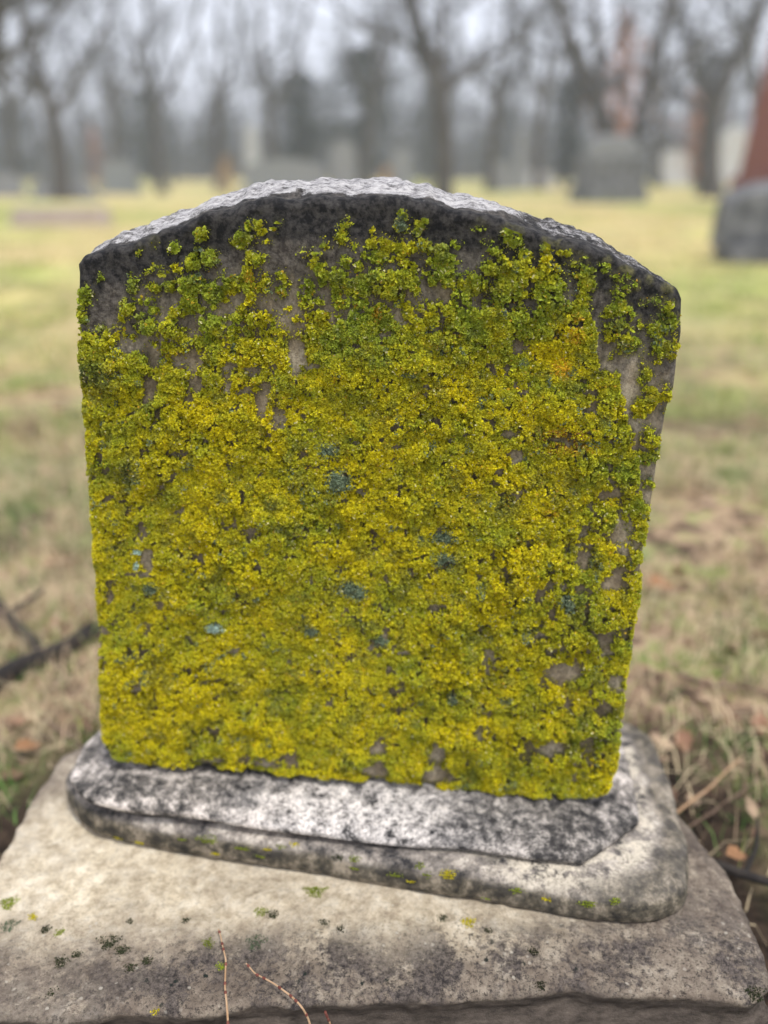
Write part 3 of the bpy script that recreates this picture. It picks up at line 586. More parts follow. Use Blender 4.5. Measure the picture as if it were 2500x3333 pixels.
# small lichens on the base courses and plinth
def surf_pick(P, V_):                       # nearest vertex of a course to the point seen at picture position
    d = V_ - CAM; f = ray(*P); f = f / np.linalg.norm(f); t = d @ f; dist = np.linalg.norm(d - t[:, None] * f, axis=1)
    cand = np.nonzero(dist < .0045)[0]
    if not len(cand): cand = np.array([dist.argmin()])
    return V_[cand[np.argmin(t[cand])]]
def dab(name, p, V_, rad, cbase, n, parent=grave, flat=False):
    drk = np.array(cbase)[0] < .1; n = int(n * 5.5); rad = rad * (.6 if drk else .72); cbase = np.array(cbase) * (.6 if drk else 1)
    if drk and rng.random() < .5: return
    c0 = surf_pick(p, V_); r = np.sqrt(rng.random(n)) * rad; an = rng.random(n) * 6.283
    tgt = c0 + np.stack([r * np.cos(an) * (1 + .4 * np.sin(an * 3)), r * np.sin(an) * .9, 0 * r], 1)
    loc_ = V_[np.linalg.norm(V_ - c0, axis=1) < rad * 2.2 + .006]
    pts = np.array([loc_[np.argmin(((loc_ - t_) ** 2).sum(1))] for t_ in tgt]) + (rng.random((n, 3)) - .5) * np.array([.0035, .0035, .001])
    nrm = np.tile(np.array([0, -.4, .9]), (n, 1)) + (rng.random((n, 3)) - .5) * .7; nrm /= np.linalg.norm(nrm, axis=1)[:, None]
    cc = np.array(cbase) * (.6 + .7 * rng.random(n))[:, None]
    V, Fq, C = make_flakes(pts, nrm, .0007 + .0007 * rng.random(n), cc * .85)
    a = Acc(); a.V.append(V); a.F.append(Fq); a.C.append(C); a.n = len(V)
    link(name, a.mesh(name, LICHEN), parent)
for q_, rad, cb, n in [((500, 578), .004, C_Y, 14), ((600, 600), .007, C_Y, 30), ((780, 585), .006, C_G, 12), ((885, 590), .016, C_G, 55), ((920, 648), .006, C_Y, 25), ((1045, 625), .010, C_G, 45), ((1110, 655), .007, C_G, 20),
                       ((1150, 630), .006, C_Y, 22), ((1200, 600), .005, C_G, 10), ((1260, 585), .004, C_Y, 10), ((1460, 670), .010, C_D, 25), ((1520, 655), .007, C_G, 25), ((1530, 715), .006, C_G, 15)]:
    dab('lichen_patch', z5(*q_), LOP, rad, cb, n)
for q_, rad, cb, n in [((150, 692), .006, C_G, 18), ((262, 735), .012, C_Y, 60), ((180, 740), .006, C_G, 12), ((40, 745), .010, C_G, 25), ((110, 770), .005, C_Y, 12), ((585, 810), .009, C_G, 32), ((695, 845), .006, C_Y, 22),
                       ((885, 865), .011, C_G, 55), ((1012, 855), .007, C_G, 26), ((430, 840), .005, C_G, 8)]:
    dab('lichen_patch', z6(*q_), LOP, rad, cb, n)
for q_, rad, cb, n in [((35, 835), .013, C_G * 1.1, 75), ((145, 895), .006, C_Y, 20), ((230, 905), .014, C_D, 70), ((258, 960), .006, C_G, 16), ((40, 935), .014, C_T * .8, 50), ((200, 945), .009, C_D, 30), ((470, 1000), .018, C_D, 70), ((525, 1035), .010, C_D, 40),
                       ((255, 1090), .012, C_D, 40), ((320, 1055), .007, C_D, 18), ((50, 1030), .009, C_D, 24), ((560, 1110), .009, C_D, 26), ((635, 1080), .008, C_D, 24), ((705, 1190), .009, C_D * 1.3, 26), ((945, 1108), .006, C_G * 1.3, 18),
                       ((1110, 878), .009, C_G, 30), ((1175, 882), .010, C_D, 36), ((1000, 885), .006, C_D, 14), ((1365, 775), .017, C_G * .9, 90), ((800, 905), .006, C_D, 14), ((550, 915), .005, C_D, 12), ((780, 1010), .014, C_D, 50), ((900, 1000), .008, C_G * .7, 24),
                       ((1330, 1065), .017, C_D * .7, 60), ((660, 1305), .004, C_Y, 8), ((930, 1285), .012, C_D, 34), ((1020, 935), .009, C_D, 26), ((1105, 1000), .014, C_T * .6, 50), ((1400, 915), .008, C_D, 22), ((215, 1215), .010, C_D, 10), ((1640, 865), .008, C_D * .6, 30), ((1480, 945), .006, C_D * .6, 16)]:
    dab('lichen_patch', z5(*q_), PLP, rad, cb, n)
for q_, rad, cb, n in [((362, 915), .009, C_Y, 40), ((530, 1055), .006, C_D * .6, 22), ((655, 1045), .009, C_D * .6, 26), ((578, 1035), .006, C_D * .6, 16), ((678, 1185), .008, C_D * .5, 22), ((680, 1265), .016, C_D, 60), ((950, 1258), .018, C_D * 1.2, 75), ((1480, 1290), .018, C_D, 70),
                       ((1610, 1225), .016, C_D * .9, 60), ((1415, 1045), .006, C_D * .7, 14), ((110, 925), .012, C_D * .7, 30), ((250, 895), .008, C_D, 20), ((20, 900), .008, C_D * .7, 24), ((450, 950), .005, C_D * .7, 10)]:
    dab('lichen_patch', z6(*q_), PLP, rad, cb, n)

# ------------------------------------------------------------------ stones farther off
def block_mesh(name, w_, d_, h_, mat, top='flat', taper=0.0, rough=.01, seg=14, seed=0):
    n = seg; u = np.linspace(-1, 1, n); out = Acc()
    def shape(P):
        x, y, z = P[:, 0], P[:, 1], P[:, 2]          # x,y in -1..1, z in 0..1
        k = 1 - taper * z; rz = 1.0
        hh = h_ * (1 - (.22 * x ** 2 if top == 'arch' else (.30 * x ** 4 + .15 * y ** 4 if top == 'round' else 0)) * z)
        b = 1 - .04 * (np.abs(x) > .99) * (np.abs(y) > .99)
        Q_ = np.column_stack([x * w_ / 2 * k * b, y * d_ / 2 * k * b, z * hh])
        return Q_ + vdisp(Q_ + seed, 6, 3, seed) * rough
    A_, B_ = np.meshgrid(u, u); a, b = A_.ravel(), B_.ravel(); o = np.ones_like(a); fc = grid_faces(n, n)
    for P_, fl in (((a, -o, (b + 1) / 2), 0), ((a, o, (b + 1) / 2), 1), ((-o, a, (b + 1) / 2), 1), ((o, a, (b + 1) / 2), 0), ((a, b, o), 0)):
        out.add(shape(np.column_stack(P_)), fc[:, ::-1] if fl else fc)
    return out.mesh(name, mat)
def stone(label, px, py, wpx, hpx, mat, top='arch', base=True, rot=0.0, name='headstone', dep=.28, taper=.04, basemat=None, group=None, seed=1, rough=.02, bs=1.18, cat='headstone'):
    p = onz(px, py, 0); D = abs(p[1] - CAM[1]); ww = wpx / F * D * 1.06; hh = hpx / F * D * 1.0
    p[2] = ground_z(p[None])[0] - .02; t = thing(name, label, cat, tuple(p), group); t.rotation_euler.z = rot
    d_ = min(dep * ww, .6) + .12; b_ = .22 * hh if base else 0
    if base: link('base', block_mesh('base', ww * bs, d_ * 1.5, b_ + .0, basemat or mat, 'flat', .02, rough, seed=seed), t)
    link('tablet', block_mesh('tablet', ww, d_, hh - b_, mat, top, taper, rough, seed=seed + 3), t, (0, 0, b_ - .004))
    return t
stone('large dark rough headstone with rounded top at the right edge of the lawn', 1650, 562, 200, 160, DARKGRANITE, 'round', True, -.15, bs=.86, dep=.4, taper=.05, seed=5, rough=.05)
t = stone('broad grey monument with a paler rounded cap, standing before the forked tree', 1312, 436, 128, 122, GRANITE, 'arch', False, 0, seed=9)
for ch in list(t.children): bpy.data.objects.remove(ch)
p = t.location; D = p.y - CAM[1]
link('base', block_mesh('base', 150 / F * D, .9, 34 / F * D, DARKGRANITE, 'flat', .02, .01), t)
link('tablet', block_mesh('tablet', 138 / F * D, .6, 52 / F * D, DARKGRANITE, 'flat', .02, .01), t, (0, 0, 34 / F * D - .004))
link('cap', block_mesh('cap', 104 / F * D, .55, 42 / F * D, GRANITE, 'round', .10, .01), t, (0, 0, 86 / F * D - .008))
stone('pale rounded headstone right of the broad monument', 1447, 403, 62, 66, PALEGRANITE, 'arch', True, 0, seed=11)
stone('tall pale headstone between the two right-hand trees', 1572, 404, 52, 110, PALEGRANITE, 'arch', True, 0, seed=12)
stone('low wide pinkish marker lying on the grass at the left', 136, 492, 185, 38, PINKGRANITE, 'flat', False, .05, seed=13, taper=.1)
stone('grey headstone beneath the left-hand tree', 140, 432, 110, 42, GRANITE, 'arch', True, 0, seed=14)
stone('wide blue-grey headstone just above the left shoulder of the gravestone', 618, 425, 150, 72, GRANITE, 'arch', True, 0, seed=15)
stone('slim pale headstone right of the wide blue-grey one', 742, 425, 50, 104, GRANITE, 'arch', True, 0, seed=16)
stone('small grey headstone at the far left edge', 16, 424, 60, 44, GRANITE, 'arch', True, 0, seed=17)
stone('narrow grey headstone left of the central trunk', 866, 418, 40, 84, GRANITE, 'arch', True, 0, seed=18)
stone('grey headstone behind the left-hand tree', 262, 415, 66, 66, GRANITE, 'arch', True, 0, seed=19)
stone('distant grey headstone right of the central trunk', 1075, 412, 46, 60, GRANITE, 'arch', True, 0, seed=20)
stone('squat pale headstone far off right of the central trunk', 1155, 408, 70, 34, PALEGRANITE, 'arch', True, 0, seed=21)
# obelisks
def obelisk(label, px, py, wpx, hpx, mat):
    p = onz(px, py, 0); D = p[1] - CAM[1]; p[2] = ground_z(p[None])[0] - .05
    t = thing('obelisk', label, 'obelisk', tuple(p)); W = wpx / F * D; H = hpx / F * D
    link('base', block_mesh('base', W * 1.12, W * 1.12, H * .10, mat, 'flat', .02, .01), t)
    link('shaft', block_mesh('shaft', W, W, H * .84, mat, 'flat', .42, .01), t, (0, 0, H * .10 - .004))
    cap = Acc(); k = W * .58 / 2; V = np.array([[-k, -k, 0], [k, -k, 0], [k, k, 0], [-k, k, 0], [0, 0, H * .07]]); cap.add(V, np.array([[0, 1, 4], [1, 2, 4], [2, 3, 4], [3, 0, 4]]))
    link('point', cap.mesh('point', mat, False), t, (0, 0, H * .94 - .006))
obelisk('tall red granite obelisk behind the dark headstone at the right edge', 1742, 452, 225, 660, REDGRANITE)
obelisk('slender pale obelisk in the distance above the left part of the lawn', 548, 412, 34, 130, PALEGRANITE)
obelisk('slender grey obelisk in the distance between the central trunk and the broad monument', 1120, 410, 26, 120, GRANITE)

# ------------------------------------------------------------------ trees
def limb_tree(paths, seed, twig_r=.006, depth=4, dens=1.0, spread=.75, blen=1.0):
    """paths: list of (points, r0, r1).  returns trunk Acc and crown Acc"""
    rs = random.Random(seed); T = Acc(); Cw = Acc()
    def grow(p, d, L, r, lev):
        n = 4; pts = [np.array(p)]; dd = np.array(d, float)
        for i in range(n):
            dd = dd + np.array([rs.gauss(0, .13), rs.gauss(0, .13), rs.gauss(.05, .10)]); dd /= np.linalg.norm(dd)
            pts.append(pts[-1] + dd * L / n)
        V, Fc = tube(pts, np.linspace(r, max(r * .45, twig_r * .7), n + 1), 5 if lev < 2 else 3); Cw.add(V, Fc)
        if lev >= depth: return
        k = int((5 if lev < 2 else 4) * dens + rs.random())
        for i in range(k):
            q = rs.uniform(.25, 1.0); j = min(n - 1, int(q * n)); bp_ = pts[j] + (pts[j + 1] - pts[j]) * (q * n - j if q < 1 else 1)
            ax = np.array([rs.gauss(0, 1), rs.gauss(0, 1), rs.gauss(.25, .6)]); ax -= ax.dot(dd) * dd; ax /= np.linalg.norm(ax) + 1e-6
            nd = dd * (1 - spread * .35) + ax * spread; nd /= np.linalg.norm(nd)
            grow(bp_, nd, L * rs.uniform(.48, .75), max(r * rs.uniform(.38, .6), twig_r), lev + 1)
    for pts, r0, r1 in paths:
        pts = np.array(pts, float); t = np.linspace(0, 1, len(pts)); tt = np.linspace(0, 1, 16)
        pp = np.stack([np.interp(tt, t, pts[:, k]) for k in range(3)], 1); pp[1:-1] = .5 * pp[1:-1] + .25 * (pp[2:] + pp[:-2])
        pp = pp + vdisp(pp, .8, 2, seed) * .2; rad = np.linspace(r0, r1, 16)
        if pts[0][2] < .3: rad[0] *= 1.35
        V, Fc = tube(pp, rad, 10); T.add(V, Fc)
        L = np.linalg.norm(pts[-1] - pts[0])
        for i in range(int(7 * dens)):
            q = rs.uniform(.38, 1) if pts[0][2] < .3 else rs.uniform(.1, 1); j = min(14, int(q * 15)); ax = np.array([rs.gauss(0, 1), rs.gauss(0, 1), rs.uniform(.1, 1.0)]); ax /= np.linalg.norm(ax)
            grow(pp[j], ax, L * rs.uniform(.25, .42) * blen, rad[j] * .45, 1)
        e_ = pp[-1] - pp[-3]; e_ /= np.linalg.norm(e_); grow(pp[-1], e_, L * .45 * blen, r1, 1)
    return T, Cw
def at_dist(px, py, D):                    # point at horizontal distance D in front of the camera
    d = ray(px, py); return CAM + d * (D / d[1])
def make_tree(label, D, limbs, seed, base_y=None, group=None, **kw):
    """limbs: lists of ((px,py),...), width px start, end"""
    p0 = at_dist(limbs[0][0][0][0], 400, D); p0[2] = ground_z(p0[None])[0] - .05
    t = thing('tree', label, 'tree', tuple(p0), group); paths = []
    rs = random.Random(seed)
    for li, (pp, w0, w1) in enumerate(limbs):
        pts = []
        dd = rs.uniform(-.12, .12) * D * .3
        for i, q in enumerate(pp):
            v = at_dist(q[0], q[1], D) - p0
            if li == 0 and i == 0: v = np.array([0, 0, 0.])
            else: v[1] += dd * (i / len(pp)) if li else 0
            pts.append(v)
        paths.append((pts, w0 / 2 / F * D, w1 / 2 / F * D))
    kw.setdefault('dens', .70); T, Cw = limb_tree(paths, seed, **kw)
    link('trunk', T.mesh('trunk', BARK), t); link('crown', Cw.mesh('crown', TWIG), t)
    return t
make_tree('bare tree with a single straight trunk rising behind the middle of the gravestone', 26, [
    (((958, 400), (955, 300), (952, 200), (925, 120), (895, 30), (880, -80)), 38, 20), (((953, 205), (985, 170), (1040, 130), (1110, 95), (1160, 30)), 22, 9),
    (((945, 180), (955, 90), (965, 0), (975, -90)), 18, 9), (((930, 130), (860, 80), (790, 60), (720, 10)), 14, 6)], 3)
make_tree('bare tree forking low into two heavy limbs behind the broad grey monument', 31, [
    (((1330, 400), (1328, 340), (1298, 260), (1275, 180), (1235, 90), (1190, -40)), 48, 20), (((1340, 350), (1385, 280), (1400, 180), (1425, 90), (1470, -40)), 36, 16),
    (((1290, 230), (1300, 130), (1292, 50), (1285, -60)), 26, 14), (((1400, 190), (1460, 130), (1530, 90), (1600, 60)), 18, 7)], 5)
make_tree('bare many-limbed tree standing at the left over the grey headstone', 30, [
    (((132, 410), (128, 330), (112, 250), (88, 170), (60, 90), (30, -20)), 34, 14), (((118, 260), (150, 180), (190, 100), (230, 10)), 20, 8), (((100, 210), (40, 170), (-20, 120)), 16, 8)], 8)
make_tree('bare dark tree at the right between the pale headstone and the obelisk', 34, [
    (((1535, 400), (1535, 300), (1545, 220), (1590, 130), (1640, 40), (1680, -60)), 44, 18), (((1542, 230), (1500, 150), (1480, 60), (1450, -40)), 24, 10)], 11)
make_tree('bare tree whose thick limb hangs in at the upper left corner', 20, [
    (((-70, 460), (-60, 300), (-30, 150), (-5, 60), (20, -60)), 60, 30), (((-30, 150), (60, 90), (120, 20), (170, -60)), 20, 9)], 13)
lab = ['bare tree in the distance above the left shoulder of the gravestone', 'slim bare tree in the distance beside the pale obelisk', 'bare tree far off behind the wide blue-grey headstone',
       'bare leaning tree far off left of the central trunk', 'slim bare tree far off right of the central trunk', 'bare distant tree midway between central trunk and broad monument',
       'bare tree far back behind the forked tree', 'bare tree far back at the right behind the obelisk', 'bare tree far back at the left edge', 'thin bare tree between the left-hand tree and the pale obelisk']
spec = [(345, 40, 22), (470, 46, 18), (590, 42, 24), (790, 44, 26), (1062, 40, 22), (1165, 48, 20), (1420, 50, 22), (1640, 46, 22), (30, 44, 20), (250, 52, 16)]
for i, (px, D, wd) in enumerate(spec):
    rs = random.Random(100 + i); a = rs.uniform(-30, 30); b = rs.uniform(40, 90)
    make_tree(lab[i], D, [(((px, 400), (px + a * .2, 300), (px + a * .5, 210), (px + a, 120), (px + a * 1.3, 0)), wd, wd * .35), (((px + a * .4, 240), (px + b * .6, 160), (px + b, 70), (px + b * 1.3, -20)), wd * .6, wd * .25),
                           (((px + a * .45, 220), (px - b * .6, 140), (px - b * .9, 40)), wd * .5, wd * .2)], 40 + i, depth=4, dens=.62, twig_r=.009)
# a second row of smaller background trees, copies of three
protos = []
for i in range(3):
    rs = random.Random(300 + i)
    T, Cw = limb_tree([([(0, 0, 0), (.1, 0, 3), (rs.uniform(-.8, .8), .3, 7), (rs.uniform(-1.5, 1.5), 0, 12)], .26, .09), ([(.1, 0, 3.5), (1.6, .5, 6.5), (2.6, 0, 10)], .15, .05), ([(.05, 0, 3), (-1.4, -.4, 6), (-2.6, 0, 9)], .15, .05)], 60 + i, depth=4, dens=.75, twig_r=.012)
    protos.append((T.mesh('trunk', BARK), Cw.mesh('crown', TWIG)))
rs = random.Random(77)
for i in range(60):
    px = -280 + i * 37 + rs.uniform(-25, 25); D = rs.uniform(58, 110)
    p = at_dist(px, 400, D); p[2] = ground_z(p[None])[0] - .1
    t = thing('tree', 'bare grey tree in the hazy wood beyond the lawn', 'tree', tuple(p), 'bare trees of the far wood')
    t.rotation_euler.z = rs.uniform(0, 6.28); s_ = rs.uniform(.55, .95) * (D / 85); t.scale = (s_, s_, s_)
    a, b = protos[i % 3]; link('trunk', a, t); link('crown', b, t)
# the thicket at the edge of the far wood: one mass nobody could count
r2 = np.random.default_rng(91); n = 9000
bx2 = r2.uniform(-75, 75, n); by2 = r2.uniform(88, 125, n); hh2 = (2.5 + 7.5 * fbm(np.column_stack([bx2, by2, 0 * bx2]), .07, 3, 2) * r2.random(n) ** .5)
b0 = np.column_stack([bx2, by2, -.4 + 0 * bx2]); b1 = b0 + np.column_stack([r2.normal(0, .5, n), r2.normal(0, .5, n), hh2]); bm = (b0 + b1) / 2 + r2.normal(0, .25, (n, 3))
wv = r2.normal(size=(n, 3)); wv[:, 2] = 0; wv /= np.linalg.norm(wv, axis=1)[:, None]; wv2 = np.column_stack([-wv[:, 1], wv[:, 0], 0 * wv[:, 0]]); q2 = .045 * (1 + r2.random(n))[:, None]
Vt = np.stack([b0 + wv * q2, b0 - wv * q2 * .5 + wv2 * q2, b0 - wv * q2 * .5 - wv2 * q2, bm + wv * q2 * .8, bm - wv * q2 * .4 + wv2 * q2 * .8, bm - wv * q2 * .4 - wv2 * q2 * .8, b1], 1).reshape(-1, 3)
bi = np.arange(n)[:, None] * 7
link('thicket', mesh_np('thicket', Vt, [np.concatenate([bi + np.array([[0, 1, 4, 3]]), bi + np.array([[1, 2, 5, 4]]), bi + np.array([[2, 0, 3, 5]])]), np.concatenate([bi + np.array([[3, 4, 6]]), bi + np.array([[4, 5, 6]]), bi + np.array([[5, 3, 6]])])], TWIG), kind='stuff')
# dark evergreens
def cone_tree(label, px, D, wpx, toppx, colr, seed, shape='cone', n=9000, cat='evergreen tree', name='evergreen_tree', sz0=.11):
    p = at_dist(px, 400, D); p[2] = ground_z(p[None])[0] - .1; H = (405 - toppx) / F * D * 1.05 + .5; W = wpx / F * D / 2
    t = thing(name, label, cat, tuple(p)); V, Fc = tube([(0, 0, 0), (0, 0, H * .5), (.05, 0, H * .92)], np.array([.12, .08, .02]) * H / 5, 8)
    a = Acc(); a.add(V, Fc); link('trunk', a.mesh('trunk', BARK), t)
    r_ = np.random.default_rng(seed); z = r_.random(n) ** .8; an = r_.random(n) * 6.283
    prof = (1 - z) ** .7 if shape == 'cone' else np.sqrt(np.clip(1 - (2 * z - 1) ** 2, 0, 1))
    cl_ = fbm(np.column_stack([np.cos(an) * 1.5, np.sin(an) * 1.5, z * 5]), 1.6, 3, seed); rr_ = W * prof * (np.sqrt(r_.random(n)) * (.45 + 1.0 * cl_) if shape == 'cone' else np.abs(r_.normal(0, .55, n)) * (.4 + 1.1 * cl_))
    keep = cl_ > (.36 if shape == 'cone' else .44)
    P_ = np.column_stack([rr_ * np.cos(an), rr_ * np.sin(an), (.08 + .92 * z) * H])[keep] if shape == 'cone' else np.column_stack([rr_ * np.cos(an), rr_ * np.sin(an), (.1 + .9 * z) * H])[keep]
    m_ = len(P_); d1 = r_.normal(size=(m_, 3)); d1 /= np.linalg.norm(d1, axis=1)[:, None]; d2 = np.cross(d1, r_.normal(size=(m_, 3))); d2 /= np.linalg.norm(d2, axis=1)[:, None]
    s_ = sz0 * (.6 + .8 * r_.random(m_))[:, None]; Vv = np.stack([P_ - d1 * s_, P_ - d2 * s_ * .5, P_ + d1 * s_, P_ + d2 * s_ * .5], 1).reshape(-1, 3)
    C = np.repeat(np.array(colr) * (.6 + .8 * r_.random(m_))[:, None], 4, 0)
    link('crown', mesh_np('crown', Vv, np.arange(m_ * 4).reshape(-1, 4), EVERGREEN, C, False), t)
DG = (.026, .036, .032)
cone_tree('dark evergreen shrub left of the slim pale headstone', 655, 52, 170, 215, DG, 1, 'round', 9000)
cone_tree('dark evergreen shrub behind the slim pale headstone', 785, 56, 200, 175, DG, 2, 'round', 11000)
cone_tree('dark evergreen left of the forked tree', 1222, 50, 120, 225, DG, 3, 'round', 5000)
cone_tree('dim evergreen behind the left-hand tree', 330, 60, 170, 250, (.05, .06, .055), 4, 'round', 6000)
cone_tree('dim evergreen far off at the right behind the dark tree', 1500, 60, 130, 190, (.05, .055, .05), 6, 'round', 4000)
cone_tree('dim evergreen far off beside the left edge', 40, 62, 150, 270, (.05, .055, .055), 21, 'round', 5000)
cone_tree('low dim evergreen right of the central trunk', 1075, 66, 150, 270, (.06, .065, .065), 22, 'round', 5000)
cone_tree('low dim evergreen between the left-hand tree and the pale obelisk', 480, 64, 130, 262, (.06, .065, .065), 23, 'round', 5000)
cone_tree('dim evergreen far off just behind the central trunk', 930, 62, 140, 235, (.055, .06, .06), 24, 'round', 5000)
RU = (.42, .17, .075)
cone_tree('small tree keeping russet leaves between the two limbs of the forked tree', 1322, 40, 110, 110, RU, 7, 'round', 2600, 'russet tree', 'russet_tree', .09)
cone_tree('russet-leaved shrub in front of the dark tree at the right', 1500, 42, 100, 235, RU, 8, 'round', 1100, 'russet shrub', 'russet_shrub', .08)
cone_tree('orange-leaved shrub far off above the left shoulder of the gravestone', 492, 38, 44, 352, (.42, .28, .15), 9, 'round', 700, 'orange shrub', 'orange_shrub', .06)
cone_tree('orange-leaved shrub just showing over the crest of the gravestone', 834, 36, 30, 378, (.45, .28, .14), 10, 'round', 500, 'orange shrub', 'orange_shrub', .05)
cone_tree('reddish shrub far off under the left-hand tree', 212, 44, 40, 300, (.36, .19, .14), 14, 'round', 500, 'reddish shrub', 'reddish_shrub', .07)

# ------------------------------------------------------------------ grass, straw
def blades(n, xr, yr, L0, L1, w_, seed, pal, wts, lean=(.3, 1.2), clump=0.0, minr=0.0, far_scale=False, soilcut=True):
    r_ = np.random.default_rng(seed)
    x = r_.uniform(*xr, n); y = r_.uniform(*yr, n)
    if clump:
        k = max(1, n // 26); cx = r_.uniform(*xr, k); cyy = r_.uniform(*yr, k); j = r_.integers(0, k, n); x = cx[j] + r_.normal(0, clump, n); y = cyy[j] + r_.normal(0, clump, n)
    d = np.hypot(np.maximum(np.maximum(PLX0 - x, x - PLX1), 0), np.maximum(np.maximum(PLY0 - y, y - PLY1), 0))
    P3 = np.column_stack([x, y, 0 * x]); dens = fbm(P3, 2.2, 3, 66)
    k = (d > .02) & (np.hypot(x, y) > minr)
    if soilcut: k &= (r_.random(n) < np.clip(sstep(.04, .26, d) * .9 + .1, 0, 1)) & (dens > .36 + .16 * r_.random(n))
    x, y, P3 = x[k], y[k], P3[k]; n = len(x); P3[:, 2] = ground_z(P3) - .004
    th = r_.random(n) * 6.283; L = r_.uniform(L0, L1, n); ln = r_.uniform(*lean, n)
    D_ = np.column_stack([np.cos(th), np.sin(th), 0 * th]); W_ = np.column_stack([-np.sin(th), np.cos(th), 0 * th]) ; Z = np.array([0, 0, 1.])
    ww = (w_ * (.6 + .8 * r_.random(n)))[:, None]; L = L[:, None]; ln = ln[:, None]
    a1 = np.cos(ln * .5); b1 = np.sin(ln * .5); a2 = np.cos(ln * 1.25); b2 = np.sin(ln * 1.25)
    m1 = P3 + (Z * a1 + D_ * b1) * L * .5; tp_ = m1 + (Z * a2 + D_ * b2) * L * .5; tp_[:, 2] = np.maximum(tp_[:, 2], P3[:, 2] + .004)
    V = np.stack([P3 - W_ * ww, P3 + W_ * ww, m1 - W_ * ww * .8, m1 + W_ * ww * .8, tp_ - W_ * ww * .15, tp_ + W_ * ww * .15], 1).reshape(-1, 3)
    b = np.arange(n)[:, None] * 6; Fq = np.concatenate([b + np.array([[0, 1, 3, 2]]), b + np.array([[2, 3, 5, 4]])])
    pal = np.array(pal); wn = fbm(P3, 1.7, 3, 12); wts = np.array(wts, float); pr = np.tile(wts, (n, 1)); pr[:, 0] *= np.exp((wn - .5) * 8); pr /= pr.sum(1)[:, None]
    ci = (r_.random(n)[:, None] > np.cumsum(pr, 1)).sum(1).clip(0, len(pal) - 1)
    C = pal[ci] * (.65 + .7 * r_.random(n))[:, None]
    return V, Fq, np.repeat(C, 6, 0)
GREEN, LGREEN, STR, TAN, BRN = (.13, .24, .06), (.36, .42, .12), (.66, .54, .34), (.52, .38, .25), (.20, .11, .07)
a = Acc()
for args in [dict(n=62000, xr=(-1.6, 1.6), yr=(-.45, 2.6), L0=.02, L1=.065, w_=.0012, seed=1, pal=[GREEN, LGREEN, STR, TAN], wts=[6, 3, 2.5, 1.5], clump=.025),
             dict(n=38000, xr=(-1.5, 1.5), yr=(-.45, 2.4), L0=.04, L1=.11, w_=.0011, seed=2, pal=[STR, TAN, BRN, STR], wts=[3, 2.5, 1, 1], lean=(1.0, 1.5), clump=.05),
             dict(n=70000, xr=(-4.5, 4.5), yr=(1.8, 8.5), L0=.03, L1=.08, w_=.0028, seed=3, pal=[LGREEN, GREEN, STR, (.46, .42, .18)], wts=[4.5, 2, 3, 3], clump=.07),
             dict(n=50000, xr=(-11, 11), yr=(7, 22), L0=.03, L1=.08, w_=.006, seed=4, pal=[LGREEN, (.40, .38, .13), STR, (.46, .38, .17)], wts=[2.5, 3, 2, 3])]:
    V, Fq, C = blades(**args); a.V.append(V); a.F.append(Fq + a.n); a.n += len(V); a.C.append(C)
link('grass', a.mesh('grass', BLADE), kind='stuff')

# ------------------------------------------------------------------ leaves, sticks, stems
def leaf_mesh(seed, colr):
    r_ = np.random.default_rng(seed); n = 9; t = np.linspace(0, 1, n); w2 = np.sin(np.pi * t ** .8) * .34 * (1 + .25 * np.sin(t * 22 + seed)); z = .10 * np.sin(t * 3.0 + seed)
    rows = np.array([[(t[i] - .5, s * w2[i], z[i] + .28 * abs(s) * w2[i]) for s in (-1, -.5, 0, .5, 1)] for i in range(n)]).reshape(-1, 3)
    stem = np.array([(.5, 0, z[-1]), (.62, .01, .02), (.74, .0, .0)]); V, Fc = tube(stem, .014, 4)
    a = Acc(); a.add(rows, grid_faces(n, 5), np.array(colr) * (.8 + .4 * r_.random(len(rows)))[:, None]); a.add(V, Fc, np.array(colr) * .5); return a.mesh('leaf', BLADE)
leafs = [leaf_mesh(1, (.34, .18, .09)), leaf_mesh(2, (.34, .19, .12)), leaf_mesh(3, (.22, .13, .085)), leaf_mesh(4, (.42, .30, .2))]
def put_leaf(px, py, size, k, label, group=None, rz=0.0, tilt=.2, up=.012):
    p = onz(px, py, .02); p[2] = ground_z(p[None])[0] + up
    o = link('dead_leaf', leafs[k], None, tuple(p), label=label, category='leaf', group=group); o.rotation_euler = (tilt, tilt * .6, rz); o.scale = (size,) * 3
put_leaf(1592, 1842, .036, 0, 'curled orange-brown leaf on the dark soil beside the lower right corner of the plinth', rz=.2, up=.03)
put_leaf(1428, 1272, .075, 0, 'orange leaf lying in the grass right of the tablet', rz=.3, up=.03)
put_leaf(60, 1612, .045, 0, 'reddish brown leaf on the lawn at the left, level with the foot of the tablet', rz=.8, up=.02)
put_leaf(1500, 1700, .030, 3, 'small pale yellowish leaf fragment on the soil behind the plinth corner', rz=1.8)
put_leaf(25, 1660, .05, 2, 'dark brown leaf at the left edge of the lawn near the plinth', rz=2.2)
put_leaf(1625, 1745, .05, 3, 'upright tan leaf above the black stick at the right edge', rz=.9, tilt=.9, up=.03)
rs = random.Random(5)
for i in range(46):
    if i % 2: px, py = rs.uniform(1380, 1659), rs.uniform(760, 1720)
    else: px, py = rs.uniform(0, 200), rs.uniform(700, 1600)
    put_leaf(px, py, rs.uniform(.035, .07), rs.choice([1, 2, 3, 1, 2]), 'weathered brown leaf scattered in the grass', 'brown leaves scattered over the lawn', rs.uniform(0, 6.28), rs.uniform(0, .5))
